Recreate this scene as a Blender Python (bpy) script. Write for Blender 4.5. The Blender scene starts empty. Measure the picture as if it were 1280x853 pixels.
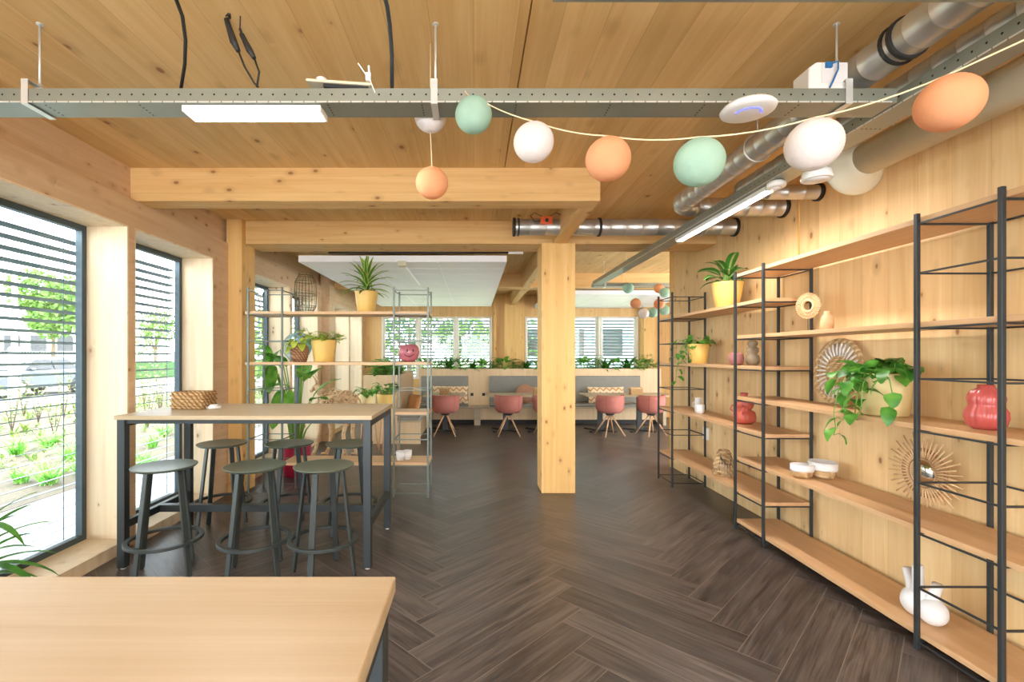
import bpy, math, random
from mathutils import Vector, Matrix
random.seed(7)
PI = math.pi
col = bpy.context.scene.collection
scn = bpy.context.scene

# ------------------------------------------------------------------ camera, sky, sun, exposure
FPX, CX, CY, EYE = 600.0, 592.0, 445.0, 1.525
cam_d = bpy.data.cameras.new('camera'); cam = bpy.data.objects.new('camera', cam_d); col.objects.link(cam)
cam.location = (0, 0, EYE); cam.rotation_euler = (PI/2, 0, 0)
cam_d.sensor_width = 36; cam_d.lens = FPX/1280*36
cam_d.shift_x = (640-CX)/1280; cam_d.shift_y = (CY-426.5)/1280
cam_d.clip_start = 0.02; cam_d.clip_end = 400
scn.camera = cam
w = bpy.data.worlds.new('sky'); scn.world = w; w.use_nodes = True
bg = w.node_tree.nodes['Background']
bg.inputs[0].default_value = (0.90, 0.95, 1.0, 1); bg.inputs[1].default_value = 6.6
sd = bpy.data.lights.new('sun', 'SUN'); so = bpy.data.objects.new('sun', sd); col.objects.link(so)
sd.energy = 3.5; sd.angle = 0.05; sd.color = (1.0, 0.95, 0.86)
so.rotation_euler = (math.radians(22), math.radians(28), 0)     # from the right and slightly behind, over the roof
scn.view_settings.view_transform = 'Standard'; scn.view_settings.look = 'None'
scn.view_settings.gamma = 1; scn.view_settings.use_curve_mapping = False
scn.view_settings.exposure = 1.02

# ------------------------------------------------------------------ helpers
def tag(o, label=None, cat=None, group=None, kind=None):
    if label: o['label'] = label
    if cat: o['category'] = cat
    if group: o['group'] = group
    if kind: o['kind'] = kind
    return o
def thing(name, label, cat, loc=(0,0,0), rz=0, group=None):
    o = bpy.data.objects.new(name, None); col.objects.link(o)
    o.location = loc; o.rotation_euler = (0,0,rz); o.empty_display_size = .05
    return tag(o, label, cat, group)
KIDS = {}
def dup(root, loc, rz=None, label=None, group=None):
    r = root.copy(); col.objects.link(r); r.location = loc
    if rz is not None: r.rotation_euler = (0,0,rz)
    if label: r['label'] = label
    if group: r['group'] = group
    for ch in KIDS.get(root.name, []):
        c = ch.copy(); col.objects.link(c); c.parent = r
        KIDS.setdefault(r.name, []).append(c)
        for g in KIDS.get(ch.name, []):
            d = g.copy(); col.objects.link(d); d.parent = c
            KIDS.setdefault(c.name, []).append(d)
    return r

class MB:
    def __init__(s): s.v=[]; s.f=[]; s.sm=[]; s.uv=[]
    def add(s, vs, fs, smooth=False, uvs=None):
        b=len(s.v); s.v += [tuple(p) for p in vs]
        s.uv += (uvs if uvs else [(.5,.5)]*len(vs))
        for f in fs: s.f.append(tuple(b+i for i in f)); s.sm.append(smooth)
        return s
    def box(s, x0,x1,y0,y1,z0,z1):
        vs=[(x0,y0,z0),(x1,y0,z0),(x1,y1,z0),(x0,y1,z0),(x0,y0,z1),(x1,y0,z1),(x1,y1,z1),(x0,y1,z1)]
        return s.add(vs,[(0,3,2,1),(4,5,6,7),(0,1,5,4),(1,2,6,5),(2,3,7,6),(3,0,4,7)])
    def obox(s, M, sx,sy,sz):
        vs=[M@Vector((a*sx/2,b*sy/2,c*sz/2)) for c in(-1,1) for a,b in((-1,-1),(1,-1),(1,1),(-1,1))]
        return s.add(vs,[(0,3,2,1),(4,5,6,7),(0,1,5,4),(1,2,6,5),(2,3,7,6),(3,0,4,7)])
    def bar(s, p, q, w, h, up=(0,0,1)):
        p=Vector(p); q=Vector(q); d=(q-p).normalized(); u=Vector(up)
        if abs(d.dot(u))>.98: u=Vector((0,1,0))
        a=d.cross(u).normalized(); b=a.cross(d).normalized()
        vs=[c+a*(i*w/2)+b*(j*h/2) for c in (p,q) for i,j in((-1,-1),(1,-1),(1,1),(-1,1))]
        return s.add(vs,[(0,3,2,1),(4,5,6,7),(0,1,5,4),(1,2,6,5),(2,3,7,6),(3,0,4,7)])
    def tube(s, path, r, n=8, closed=False, caps=True, smooth=True):
        P=[Vector(p) for p in path]; m=len(P); R=r if isinstance(r,(list,tuple)) else [r]*m
        vs=[]; uv=[]; prev=None
        for i in range(m):
            if closed: t=(P[(i+1)%m]-P[i-1])
            else: t=P[min(i+1,m-1)]-P[max(i-1,0)]
            t=t.normalized() if t.length>1e-9 else Vector((0,0,1))
            if prev is None:
                u=Vector((0,0,1)) if abs(t.z)<.9 else Vector((1,0,0))
                a=t.cross(u).normalized()
            else:
                a=(prev-t*prev.dot(t)); a=a.normalized() if a.length>1e-6 else t.orthogonal().normalized()
            prev=a; b=t.cross(a)
            for k in range(n):
                g=2*PI*k/n; vs.append(P[i]+(a*math.cos(g)+b*math.sin(g))*R[i]); uv.append((.5,i/max(1,m-1)))
        fs=[]
        for i in range(m if closed else m-1):
            j=(i+1)%m
            for k in range(n): k2=(k+1)%n; fs.append((i*n+k,i*n+k2,j*n+k2,j*n+k))
        s.add(vs,fs,smooth,uv)
        if caps and not closed:
            b=len(s.v)-len(vs)
            s.f.append(tuple(b+k for k in range(n))[::-1]); s.sm.append(False)
            s.f.append(tuple(b+(m-1)*n+k for k in range(n))); s.sm.append(False)
        return s
    def lathe(s, prof, c=(0,0,0), n=24, M=None, smooth=True, lobes=0, lobe=0):
        c=Vector(c); vs=[]; fs=[]
        for r,z in prof:
            for k in range(n):
                g=2*PI*k/n; rr=r*(1+lobe*abs(math.cos(lobes*g/2))) if lobes else r
                p=Vector((rr*math.cos(g),rr*math.sin(g),z)); 
                if M: p=M@p
                vs.append(c+p)
        for i in range(len(prof)-1):
            for k in range(n): k2=(k+1)%n; fs.append((i*n+k,i*n+k2,(i+1)*n+k2,(i+1)*n+k))
        b=len(s.v); s.add(vs,fs,smooth)
        if prof[0][0]>1e-5: s.f.append(tuple(b+k for k in range(n))[::-1]); s.sm.append(False)
        if prof[-1][0]>1e-5: s.f.append(tuple(b+(len(prof)-1)*n+k for k in range(n))); s.sm.append(False)
        return s
    def ell(s, c, rx,ry,rz, n=16, m=10, rib=0, ribn=0, M=None, lump=0, seed=0):
        rnd=random.Random(seed); vs=[]; fs=[]
        for i in range(m+1):
            ph=PI*i/m
            for k in range(n):
                g=2*PI*k/n; q=1+(rib*math.cos(ribn*ph) if rib else 0)+(rnd.uniform(-lump,lump) if 0<i<m else 0)
                p=Vector((rx*q*math.sin(ph)*math.cos(g), ry*q*math.sin(ph)*math.sin(g), rz*math.cos(ph)))
                if M: p=M@p
                vs.append(Vector(c)+p)
        for i in range(m):
            for k in range(n): k2=(k+1)%n; fs.append((i*n+k,(i+1)*n+k,(i+1)*n+k2,i*n+k2))
        return s.add(vs,fs,True)
    def prism(s, pts, axis, a, b):
        def mk(u,v,t): return {'X':(t,u,v),'Y':(u,t,v),'Z':(u,v,t)}[axis]
        n=len(pts); vs=[mk(u,v,a) for u,v in pts]+[mk(u,v,b) for u,v in pts]
        fs=[tuple(range(n)),tuple(range(2*n-1,n-1,-1))]+[(i,n+i,n+(i+1)%n,(i+1)%n) for i in range(n)]
        return s.add(vs,fs)
    def leaf(s, p, az, L, W, el=.8, droop=1.2, fold=.25, seg=7, shape='oval', roll=0):
        p=Vector(p); vs=[]; uv=[]; e=el
        h=Vector((math.cos(az),math.sin(az),0)); side=Vector((-math.sin(az),math.cos(az),0))
        for i in range(seg+1):
            t=i/seg
            if shape=='strap': wd=W*min(1,(t*6+.35))*(1-t**3)**.8
            elif shape=='heart': wd=W*(math.sin(PI*min(1,t**.62))**.75)*(1 if t>.0 else .1)
            elif shape=='lance': wd=W*math.sin(PI*t**.75)**.9
            else: wd=W*math.sin(PI*max(0,min(1,t**.85)))**.7
            d=h*math.cos(e)+Vector((0,0,1))*math.sin(e); up=-h*math.sin(e)+Vector((0,0,1))*math.cos(e)
            sd_=side*math.cos(roll)+up*math.sin(roll); up2=up*math.cos(roll)-side*math.sin(roll)
            a=wd/2; wv=math.sin(t*9+az*3)*W*.04
            vs += [p-sd_*a+up2*(a*fold+wv), p, p+sd_*a+up2*(a*fold-wv)]
            uv += [(0,t),(.5,t),(1,t)]
            p=p+d*(L/seg); e-=droop/seg
        fs=[]
        for i in range(seg):
            b=i*3; fs += [(b,b+1,b+4,b+3),(b+1,b+2,b+5,b+4)]
        return s.add(vs,fs,True,uv)
    def build(s, name, mat, parent=None, loc=None, bevel=0, label=None, smooth_all=None):
        me=bpy.data.meshes.new(name); me.from_pydata(s.v,[],s.f)
        me.polygons.foreach_set('use_smooth', s.sm)
        at=me.attributes.new('luv','FLOAT2','POINT')
        at.data.foreach_set('vector',[c for u in s.uv for c in u])
        me.materials.append(mat); me.update()
        o=bpy.data.objects.new(name, me); col.objects.link(o)
        if parent is not None: o.parent=parent; KIDS.setdefault(parent.name,[]).append(o)
        if loc: o.location=loc
        if bevel:
            b=o.modifiers.new('b','BEVEL'); b.width=bevel; b.segments=2; b.limit_method='ANGLE'
        if label: o['label']=label
        return o
def struct(name, mb, mat, bevel=0): return tag(mb.build(name, mat, bevel=bevel), kind='structure')
def P(x, y, d): return Vector(((x-CX)*d/FPX, d, EYE-(y-CY)*d/FPX))

# ------------------------------------------------------------------ materials
def srgb(h):
    if isinstance(h,str):
        c=[int(h[i:i+2],16)/255 for i in (0,2,4)]
    else: c=[x/255 for x in h]
    return tuple((x/12.92 if x<=.04045 else ((x+.055)/1.055)**2.4) for x in c)+(1,)
def nt(name):
    m=bpy.data.materials.new(name); m.use_nodes=True; n=m.node_tree; b=n.nodes['Principled BSDF']; return m,n,b
def N(n,t,**k):
    o=n.nodes.new(t)
    for a,v in k.items(): setattr(o,a,v)
    return o
def mth(n,op,a,b=None,c=None):
    o=n.nodes.new('ShaderNodeMath'); o.operation=op
    for i,x in enumerate((a,b,c)):
        if x is None: continue
        if isinstance(x,(int,float)): o.inputs[i].default_value=x
        else: n.links.new(x,o.inputs[i])
    return o.outputs[0]
def mixc(n,f,a,b,bt='MIX'):
    o=n.nodes.new('ShaderNodeMix'); o.data_type='RGBA'; o.blend_type=bt
    for i,x in ((0,f),(6,a),(7,b)):
        if isinstance(x,(int,float)): o.inputs[i].default_value=x
        elif isinstance(x,tuple): o.inputs[i].default_value=x
        else: n.links.new(x,o.inputs[i])
    return o.outputs[2]
def mat(name, c, rough=.5, metal=0, var=.08, scale=8, bump=0, bscale=60, spec=None, trans=0):
    m,n,b=nt(name); c=srgb(c)
    tc=N(n,'ShaderNodeTexCoord'); nz=N(n,'ShaderNodeTexNoise'); nz.inputs['Scale'].default_value=scale
    nz.inputs['Detail'].default_value=3
    n.links.new(tc.outputs['Object'],nz.inputs['Vector'])
    lo=tuple(x*(1-var) for x in c[:3])+(1,); hi=tuple(min(1,x*(1+var)) for x in c[:3])+(1,)
    f=mth(n,'MULTIPLY_ADD',nz.outputs[0],2.2,-.6); f2=N(n,'ShaderNodeClamp'); n.links.new(f,f2.inputs[0])
    n.links.new(mixc(n,f2.outputs[0],lo,hi),b.inputs['Base Color'])
    b.inputs['Roughness'].default_value=rough; b.inputs['Metallic'].default_value=metal
    if spec is not None: b.inputs['Specular IOR Level'].default_value=spec
    if bump:
        n2=N(n,'ShaderNodeTexNoise'); n2.inputs['Scale'].default_value=bscale; n.links.new(tc.outputs['Object'],n2.inputs['Vector'])
        bp=N(n,'ShaderNodeBump'); bp.inputs['Strength'].default_value=bump; bp.inputs['Distance'].default_value=.01
        n.links.new(n2.outputs[0],bp.inputs['Height']); n.links.new(bp.outputs[0],b.inputs['Normal'])
    if trans:
        t=N(n,'ShaderNodeBsdfTranslucent'); t.inputs[0].default_value=c
        mx=N(n,'ShaderNodeMixShader'); mx.inputs[0].default_value=trans
        out=n.nodes['Material Output']; n.links.new(b.outputs[0],mx.inputs[1]); n.links.new(t.outputs[0],mx.inputs[2]); n.links.new(mx.outputs[0],out.inputs[0])
    return m
def wood(name, c1, c2, grain='Y', board=None, knots=.5, kscale=3.0, rough=.6, seam=.012, seamc=(0.25,0.13,0.05,1), tint=.16, kc='8a5426', off=(0,0,0), gs=1.0):
    """grain along one axis; board=(axis,width); knots: 0..1 share of cells that carry a knot"""
    m,n,b=nt(name); c1=srgb(c1); c2=srgb(c2); L=n.links
    tc=N(n,'ShaderNodeTexCoord'); gi='XYZ'.index(grain)
    add=N(n,'ShaderNodeVectorMath',operation='ADD'); add.inputs[1].default_value=off; L.new(tc.outputs['Object'],add.inputs[0])
    P0=add.outputs[0]
    sep=N(n,'ShaderNodeSeparateXYZ'); L.new(P0,sep.inputs[0])
    rnd=None
    if board:
        q=mth(n,'DIVIDE',sep.outputs['XYZ'.index(board[0])],board[1])
        fl=mth(n,'FLOOR',q); wn=N(n,'ShaderNodeTexWhiteNoise',noise_dimensions='1D'); L.new(fl,wn.inputs['W']); rnd=wn.outputs['Value']
        sh=mth(n,'MULTIPLY',rnd,17.0); cmb=N(n,'ShaderNodeCombineXYZ'); L.new(sh,cmb.inputs[gi])
        a2=N(n,'ShaderNodeVectorMath',operation='ADD'); L.new(P0,a2.inputs[0]); L.new(cmb.outputs[0],a2.inputs[1]); P1=a2.outputs[0]
    else: P1=P0
    def mp(sc_along, sc_across):
        mpn=N(n,'ShaderNodeMapping'); s=[sc_across]*3; s[gi]=sc_along; mpn.inputs['Scale'].default_value=s; L.new(P1,mpn.inputs[0]); return mpn.outputs[0]
    n1=N(n,'ShaderNodeTexNoise'); n1.inputs['Scale'].default_value=1; n1.inputs['Detail'].default_value=4; n1.inputs['Distortion'].default_value=.6; L.new(mp(.9*gs,14*gs),n1.inputs[0])
    n2=N(n,'ShaderNodeTexNoise'); n2.inputs['Scale'].default_value=1; n2.inputs['Detail'].default_value=2; L.new(mp(2.5*gs,110*gs),n2.inputs[0])
    f=mth(n,'ADD',mth(n,'MULTIPLY',n1.outputs[0],1.5),mth(n,'MULTIPLY',n2.outputs[0],.55)); f=mth(n,'SUBTRACT',f,.52)
    cl=N(n,'ShaderNodeClamp'); L.new(f,cl.inputs[0])
    c=mixc(n,cl.outputs[0],c2,c1)
    if rnd is not None:
        g=mth(n,'MULTIPLY_ADD',rnd,tint,1-tint*.55); gg=N(n,'ShaderNodeCombineColor'); 
        L.new(g,gg.inputs[0]); L.new(mth(n,'MULTIPLY_ADD',rnd,tint*1.15,1-tint*.62),gg.inputs[1]); L.new(mth(n,'MULTIPLY_ADD',rnd,tint*1.5,1-tint*.8),gg.inputs[2])
        c=mixc(n,1.0,c,gg.outputs[0],'MULTIPLY')
    if knots:
        vo=N(n,'ShaderNodeTexVoronoi'); vo.inputs['Scale'].default_value=1; L.new(mp(kscale*.6,kscale),vo.inputs['Vector'])
        sp=N(n,'ShaderNodeSeparateColor'); L.new(vo.outputs['Color'],sp.inputs[0])
        on=mth(n,'LESS_THAN',sp.outputs[0],knots)
        rad=mth(n,'MULTIPLY_ADD',sp.outputs[1],.10,.06)
        k=mth(n,'SUBTRACT',rad,vo.outputs['Distance']); k=mth(n,'MULTIPLY',k,20); kk=N(n,'ShaderNodeClamp'); L.new(k,kk.inputs[0])
        ring=mth(n,'MULTIPLY',kk.outputs[0],on)
        c=mixc(n,mth(n,'MULTIPLY',ring,.8),c,srgb(kc))
        # warm halo of figure round the knot
        h=mth(n,'SUBTRACT',mth(n,'MULTIPLY',rad,2.6),vo.outputs['Distance']); h=mth(n,'MULTIPLY',h,5); hh=N(n,'ShaderNodeClamp'); L.new(h,hh.inputs[0])
        c=mixc(n,mth(n,'MULTIPLY',mth(n,'MULTIPLY',hh.outputs[0],on),.22),c,srgb(kc))
    if board:
        fr=mth(n,'FRACT',q); e=mth(n,'ABSOLUTE',mth(n,'SUBTRACT',fr,.5)); e=mth(n,'GREATER_THAN',e,.5-seam*.5/ (board[1]*5)*1.0)
        c=mixc(n,mth(n,'MULTIPLY',e,.55),c,seamc)
    L.new(c,b.inputs['Base Color']); b.inputs['Roughness'].default_value=rough
    b.inputs['Specular IOR Level'].default_value=.35
    return m
M={}
M['ceil']=wood('ceiling_spruce','e6c388','d0a464','Y',('X',.2),.6,7,.65,seam=.010,tint=.16)
M['beamx']=wood('beam_spruce_x','eac68a','d6a564','X',('Z',.135),.7,9,.6,seam=.004,tint=.08)
M['beamy']=wood('beam_spruce_y','eac68a','d6a564','Y',('Z',.135),.7,9,.6,seam=.004,tint=.08)
M['post']=wood('post_spruce','edc785','dcab62','Z',('X',.13),.7,8,.6,seam=.002,tint=.06)
M['walll']=wood('window_wall_spruce','dcc2a0','c8a47c','Y',('Z',.35),.8,9,.6,seam=.004,tint=.08)
M['reveal']=wood('reveal_spruce','efddbd','e0c6a0','Z',('X',.16),.7,8,.6,seam=.002,tint=.06)
M['wallr']=wood('panel_wall_spruce','ecd09e','dab27a','Z',('Y',.21),.9,8,.55,seam=.010,tint=.16,seamc=(0.4,0.22,0.09,1))
M['wallf']=wood('far_wall_spruce','eac68a','d6a564','Z',('X',.28),.6,8,.6,seam=.006,tint=.12)
M['oakx']=wood('pale_oak_x','c3b397','ae9a78','X',None,0,1,.42)
M['oaky']=wood('shelf_oak_y','dab48a','c69b6c','Y',None,0,1,.42)
M['oakxs']=wood('shelf_oak_x','e0bc92','cca577','X',None,0,1,.42)
M['oakz']=wood('pale_oak_z','e2c8a2','d2b48a','Z',('X',.3),0,1,.5,seam=.003,tint=.05)
M['black']=mat('dark_steel','35393b',.45,.3,.05)
M['tower']=mat('grey_steel','4c5358',.45,.5,.05)
M['towerl']=mat('pale_grey_steel','70776f',.42,.6,.05)
M['table_leg']=mat('anthracite_steel','363d40',.42,.25,.05)
M['stool']=mat('stool_paint','3b4242',.45,.1,.05)
M['seat']=mat('stool_seat_paint','5d6558',.4,.1,.05)
M['duct']=mat('galvanised_duct','c2c1ba',.36,.75,.08,5)
M['rubber']=mat('black_rubber','222222',.6)
M['white']=mat('white_plastic','efefec',.4,0,.02)
M['cream_duct']=mat('cream_duct_skin','d6cdb2',.6,0,.04)
M['lamp']=None
def emit(name,c,s):
    m,n,b=nt(name); c=srgb(c); b.inputs['Base Color'].default_value=c; b.inputs['Emission Color'].default_value=c; b.inputs['Emission Strength'].default_value=s; return m
M['lamp']=emit('led_diffuser','fff6ff',14)
M['blue_led']=emit('blue_led','4a55ff',2.0)
M['pot']=mat('yellow_pot','e6c06a',.45,0,.04,3)
M['potp']=mat('pale_yellow_pot','ead49a',.45,0,.04,3)
M['potb']=mat('magenta_pot','b21f45',.4,0,.05,3)
M['soil']=mat('soil','4a3828',.95,0,.3,40,.5)
M['orange']=mat('orange_paper','edb283',.8,0,.05,20,.15,90,trans=.35)
M['mint']=mat('mint_paper','b2d4c0',.8,0,.05,20,.15,90,trans=.35)
M['wpaper']=mat('white_paper','efe9e6',.8,0,.03,20,.15,90,trans=.35)
M['cord']=mat('pale_cord','e6d6b0',.8)
M['blackcord']=mat('black_cable','2a2a28',.6)
M['bluecord']=mat('blue_cable','1f6fae',.5)
M['red']=mat('red_ceramic','c65c4a',.4,0,.08)
M['pinkred']=mat('pink_red_ceramic','bd5752',.25,0,.06)
M['mauve']=mat('mauve_ceramic','a8706c',.35,0,.06)
M['smile']=mat('pink_ceramic','b86c76',.2,0,.04)
M['beige']=mat('beige_ceramic','d4ab80',.7,0,.06,30,.2)
M['taupe']=mat('taupe_ceramic','9a8a70',.7,0,.08,30,.2)
M['whitec']=mat('white_ceramic','e6e6e6',.4,0,.03)
M['brownink']=mat('brown_glaze','5a2a2e',.5)
M['mirror']=mat('mirror_glass','d8d8d4',.03,1,.01)
M['uphol']=mat('pink_upholstery','ae6a5e',.8,0,.06,14,.2,200)
M['uphold']=mat('pink_seam','8a4a42',.8)
M['grey']=mat('grey_fabric','8a8880',.9,0,.05,20,.2,200)
M['greyd']=mat('grey_seat_fabric','8f8d86',.9,0,.05,20,.2,200)
M['legw']=wood('chair_leg_oak','d9b08a','c29468','Z',None,0,1,.5)
M['kick']=mat('dark_kick','2c2a28',.7)
M['tan']=mat('tan_cushion','c9925f',.9,0,.1,30,.2,150)
M['rosec']=mat('rose_brown_cushion','a87c62',.9,0,.1,30,.3,60)
M['ceilw']=mat('white_ceiling_panel','f6f6f6',.5,0,.015,2)
M['slat']=mat('blind_slat','486074',.45,.4,.04)
M['frame']=mat('window_frame_grey','46555c',.45,.3,.04)
M['framew']=mat('window_frame_white','ece6da',.5,0,.02)
M['concrete']=mat('concrete_path','7d7c7a',.9,0,.06,3)
M['asphalt']=mat('pale_road','76767a',.9,0,.05,3)
M['mulch']=mat('sandy_mulch','4a4234',.95,0,.3,25,.4,60)
M['grass']=mat('lawn','98a27e',.95,0,.25,6)
M['carp']=mat('silver_car_paint','565b61',.4,.0,.02)
M['carg']=mat('car_glass','14181c',.08,0,.02)
M['tyre']=mat('tyre','26282a',.8)
M['driftwood']=wood('driftwood','e4c8a0','b58a60','X',None,.6,20,.8,gs=3)
M['hedge']=mat('hedge_green','36582e',.95,0,.3,20,.4,40)
M['bldw']=mat('pale_render','dfe0dd',.9,0,.03)
M['bldg']=mat('grey_cladding','5c6670',.7,0,.05)
M['bark']=mat('bark','6e5a46',.95,0,.2,20,.4)
def leafmat(name, c1, c2, edge=None, trans=.3, rough=.4):
    m,n,b=nt(name); c1=srgb(c1); c2=srgb(c2); L=n.links
    at=N(n,'ShaderNodeAttribute',attribute_name='luv'); sp=N(n,'ShaderNodeSeparateXYZ'); L.new(at.outputs['Vector'],sp.inputs[0])
    tc=N(n,'ShaderNodeTexCoord'); nz=N(n,'ShaderNodeTexNoise'); nz.inputs['Scale'].default_value=9; L.new(tc.outputs['Object'],nz.inputs['Vector'])
    cl=N(n,'ShaderNodeClamp'); L.new(mth(n,'MULTIPLY_ADD',nz.outputs[0],3,-1),cl.inputs[0])
    c=mixc(n,cl.outputs[0],c1,c2)
    if edge:
        a=mth(n,'ABSOLUTE',mth(n,'SUBTRACT',sp.outputs[0],.5)); k,inv=edge[1],edge[2]
        if inv: f=mth(n,'SUBTRACT',k,a)
        else: f=mth(n,'SUBTRACT',a,k)
        f=mth(n,'MULTIPLY',f,6); c2_=N(n,'ShaderNodeClamp'); L.new(f,c2_.inputs[0])
        c=mixc(n,mth(n,'MULTIPLY',c2_.outputs[0],.85),c,srgb(edge[0]))
    L.new(c,b.inputs['Base Color']); b.inputs['Roughness'].default_value=rough
    t=N(n,'ShaderNodeBsdfTranslucent'); L.new(c,t.inputs[0]); mx=N(n,'ShaderNodeMixShader'); mx.inputs[0].default_value=trans
    L.new(b.outputs[0],mx.inputs[1]); L.new(t.outputs[0],mx.inputs[2]); L.new(mx.outputs[0],n.nodes['Material Output'].inputs[0])
    return m
M['lf_dark']=leafmat('glossy_green_leaf','2f6b22','5b9a35')
M['lf_mid']=leafmat('fresh_green_leaf','4f9a35','8cc653')
M['lf_lime']=leafmat('lime_leaf','a9c63c','d6e36a')
M['lf_drac']=leafmat('striped_strap_leaf','3f7a34','5c9a40',('d3e070',.22,False))
M['lf_dief']=leafmat('variegated_leaf','2f7030','4e8f35',('d8de90',.16,True))
M['lf_poth']=leafmat('pothos_leaf','347c2a','78bb4a')
M['lf_bed']=leafmat('bed_plant_leaf','4c6c2a','84964a')
M['lf_tree']=leafmat('tree_leaf','42622a','76984a',trans=.35,rough=.7)
M['stem']=mat('green_stem','7fa850',.6)
def glass():
    m,n,b=nt('clear_glass'); L=n.links
    tr=N(n,'ShaderNodeBsdfTransparent'); tr.inputs[0].default_value=(.95,.98,.98,1); gl=N(n,'ShaderNodeBsdfGlossy'); gl.inputs['Roughness'].default_value=.02
    lw=N(n,'ShaderNodeLayerWeight'); lw.inputs[0].default_value=.5; mx=N(n,'ShaderNodeMixShader')
    L.new(mth(n,'MULTIPLY_ADD',mth(n,'POWER',lw.outputs['Facing'],5),.5,.03),mx.inputs[0]); L.new(tr.outputs[0],mx.inputs[1]); L.new(gl.outputs[0],mx.inputs[2]); L.new(mx.outputs[0],n.nodes['Material Output'].inputs[0]); return m
M['glass']=glass()
def glassb():
    m,n,b=nt('blue_glass'); L=n.links
    tr=N(n,'ShaderNodeBsdfTransparent'); tr.inputs[0].default_value=(.78,.9,.95,1); mx=N(n,'ShaderNodeMixShader'); mx.inputs[0].default_value=.35
    b.inputs['Base Color'].default_value=srgb('b4d0dc'); b.inputs['Roughness'].default_value=.1
    L.new(tr.outputs[0],mx.inputs[1]); L.new(b.outputs[0],mx.inputs[2]); L.new(mx.outputs[0],n.nodes['Material Output'].inputs[0]); return m
M['bglass']=glassb()
def weave(name,c1,c2,sx=90,sz=70,rough=.8):
    m,n,b=nt(name); L=n.links; tc=N(n,'ShaderNodeTexCoord')
    a=N(n,'ShaderNodeTexWave',wave_type='BANDS',bands_direction='DIAGONAL'); a.inputs['Scale'].default_value=sx/6; a.inputs['Distortion'].default_value=4; a.inputs['Detail'].default_value=2
    z=N(n,'ShaderNodeTexWave',wave_type='BANDS',bands_direction='Z'); z.inputs['Scale'].default_value=sz/6; z.inputs['Distortion'].default_value=1.5
    L.new(tc.outputs['Object'],a.inputs[0]); L.new(tc.outputs['Object'],z.inputs[0])
    f=mth(n,'MULTIPLY',a.outputs['Fac'],mth(n,'MULTIPLY_ADD',z.outputs['Fac'],.6,.4))
    L.new(mixc(n,f,srgb(c2),srgb(c1)),b.inputs['Base Color']); b.inputs['Roughness'].default_value=rough
    bp=N(n,'ShaderNodeBump'); bp.inputs['Distance'].default_value=.006; L.new(f,bp.inputs['Height']); L.new(bp.outputs[0],b.inputs['Normal']); return m
M['wicker']=weave('wicker','e2c08c','8a6438')
M['wicker_lt']=weave('pale_wicker','e2c79c','b08e60',60,60)
M['wicker_pk']=weave('brown_pink_wicker','c89a74','7a5038')
M['wire']=mat('bronze_wire','7a6a4c',.5,.5)
M['cane']=mat('cane','d6b286',.7,0,.12,30)
M['caned']=mat('dark_cane','9a7650',.7,0,.12,30)
def zigzag():
    m,n,b=nt('zigzag_fabric'); L=n.links; tc=N(n,'ShaderNodeTexCoord'); sp=N(n,'ShaderNodeSeparateXYZ'); L.new(tc.outputs['Object'],sp.inputs[0])
    tri=mth(n,'PINGPONG',sp.outputs[0],.07); q=mth(n,'ADD',sp.outputs[2],tri); fr=mth(n,'FRACT',mth(n,'DIVIDE',q,.11))
    f=mth(n,'LESS_THAN',fr,.38); c=mixc(n,f,srgb('e4cfae'),srgb('c28a54')); L.new(c,b.inputs['Base Color']); b.inputs['Roughness'].default_value=.9; return m
M['zig']=zigzag()
def tray_metal():
    m,n,b=nt('perforated_galvanised_steel'); L=n.links; tc=N(n,'ShaderNodeTexCoord'); sp=N(n,'ShaderNodeSeparateXYZ'); L.new(tc.outputs['Object'],sp.inputs[0])
    geo=N(n,'ShaderNodeNewGeometry')
    nz=N(n,'ShaderNodeTexNoise'); nz.inputs['Scale'].default_value=3; L.new(tc.outputs['Object'],nz.inputs['Vector'])
    # along: u = x (local), height: z
    u=mth(n,'SUBTRACT',mth(n,'FRACT',mth(n,'DIVIDE',sp.outputs[0],.052)),.5); u=mth(n,'MULTIPLY',u,.052)
    z=mth(n,'SUBTRACT',sp.outputs[2],.035)
    r=mth(n,'SQRT',mth(n,'ADD',mth(n,'MULTIPLY',u,u),mth(n,'MULTIPLY',z,z))); hole=mth(n,'LESS_THAN',r,.0045)
    base=mixc(n,nz.outputs[0],srgb('a3a89c'),srgb('84897e'))
    L.new(mixc(n,hole,base,(0.02,0.02,0.02,1)),b.inputs['Base Color']); b.inputs['Metallic'].default_value=.55; b.inputs['Roughness'].default_value=.42; return m
M['tray']=tray_metal()
M['galv']=mat('bright_galvanised','dcdeda',.35,.5,.06)
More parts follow.
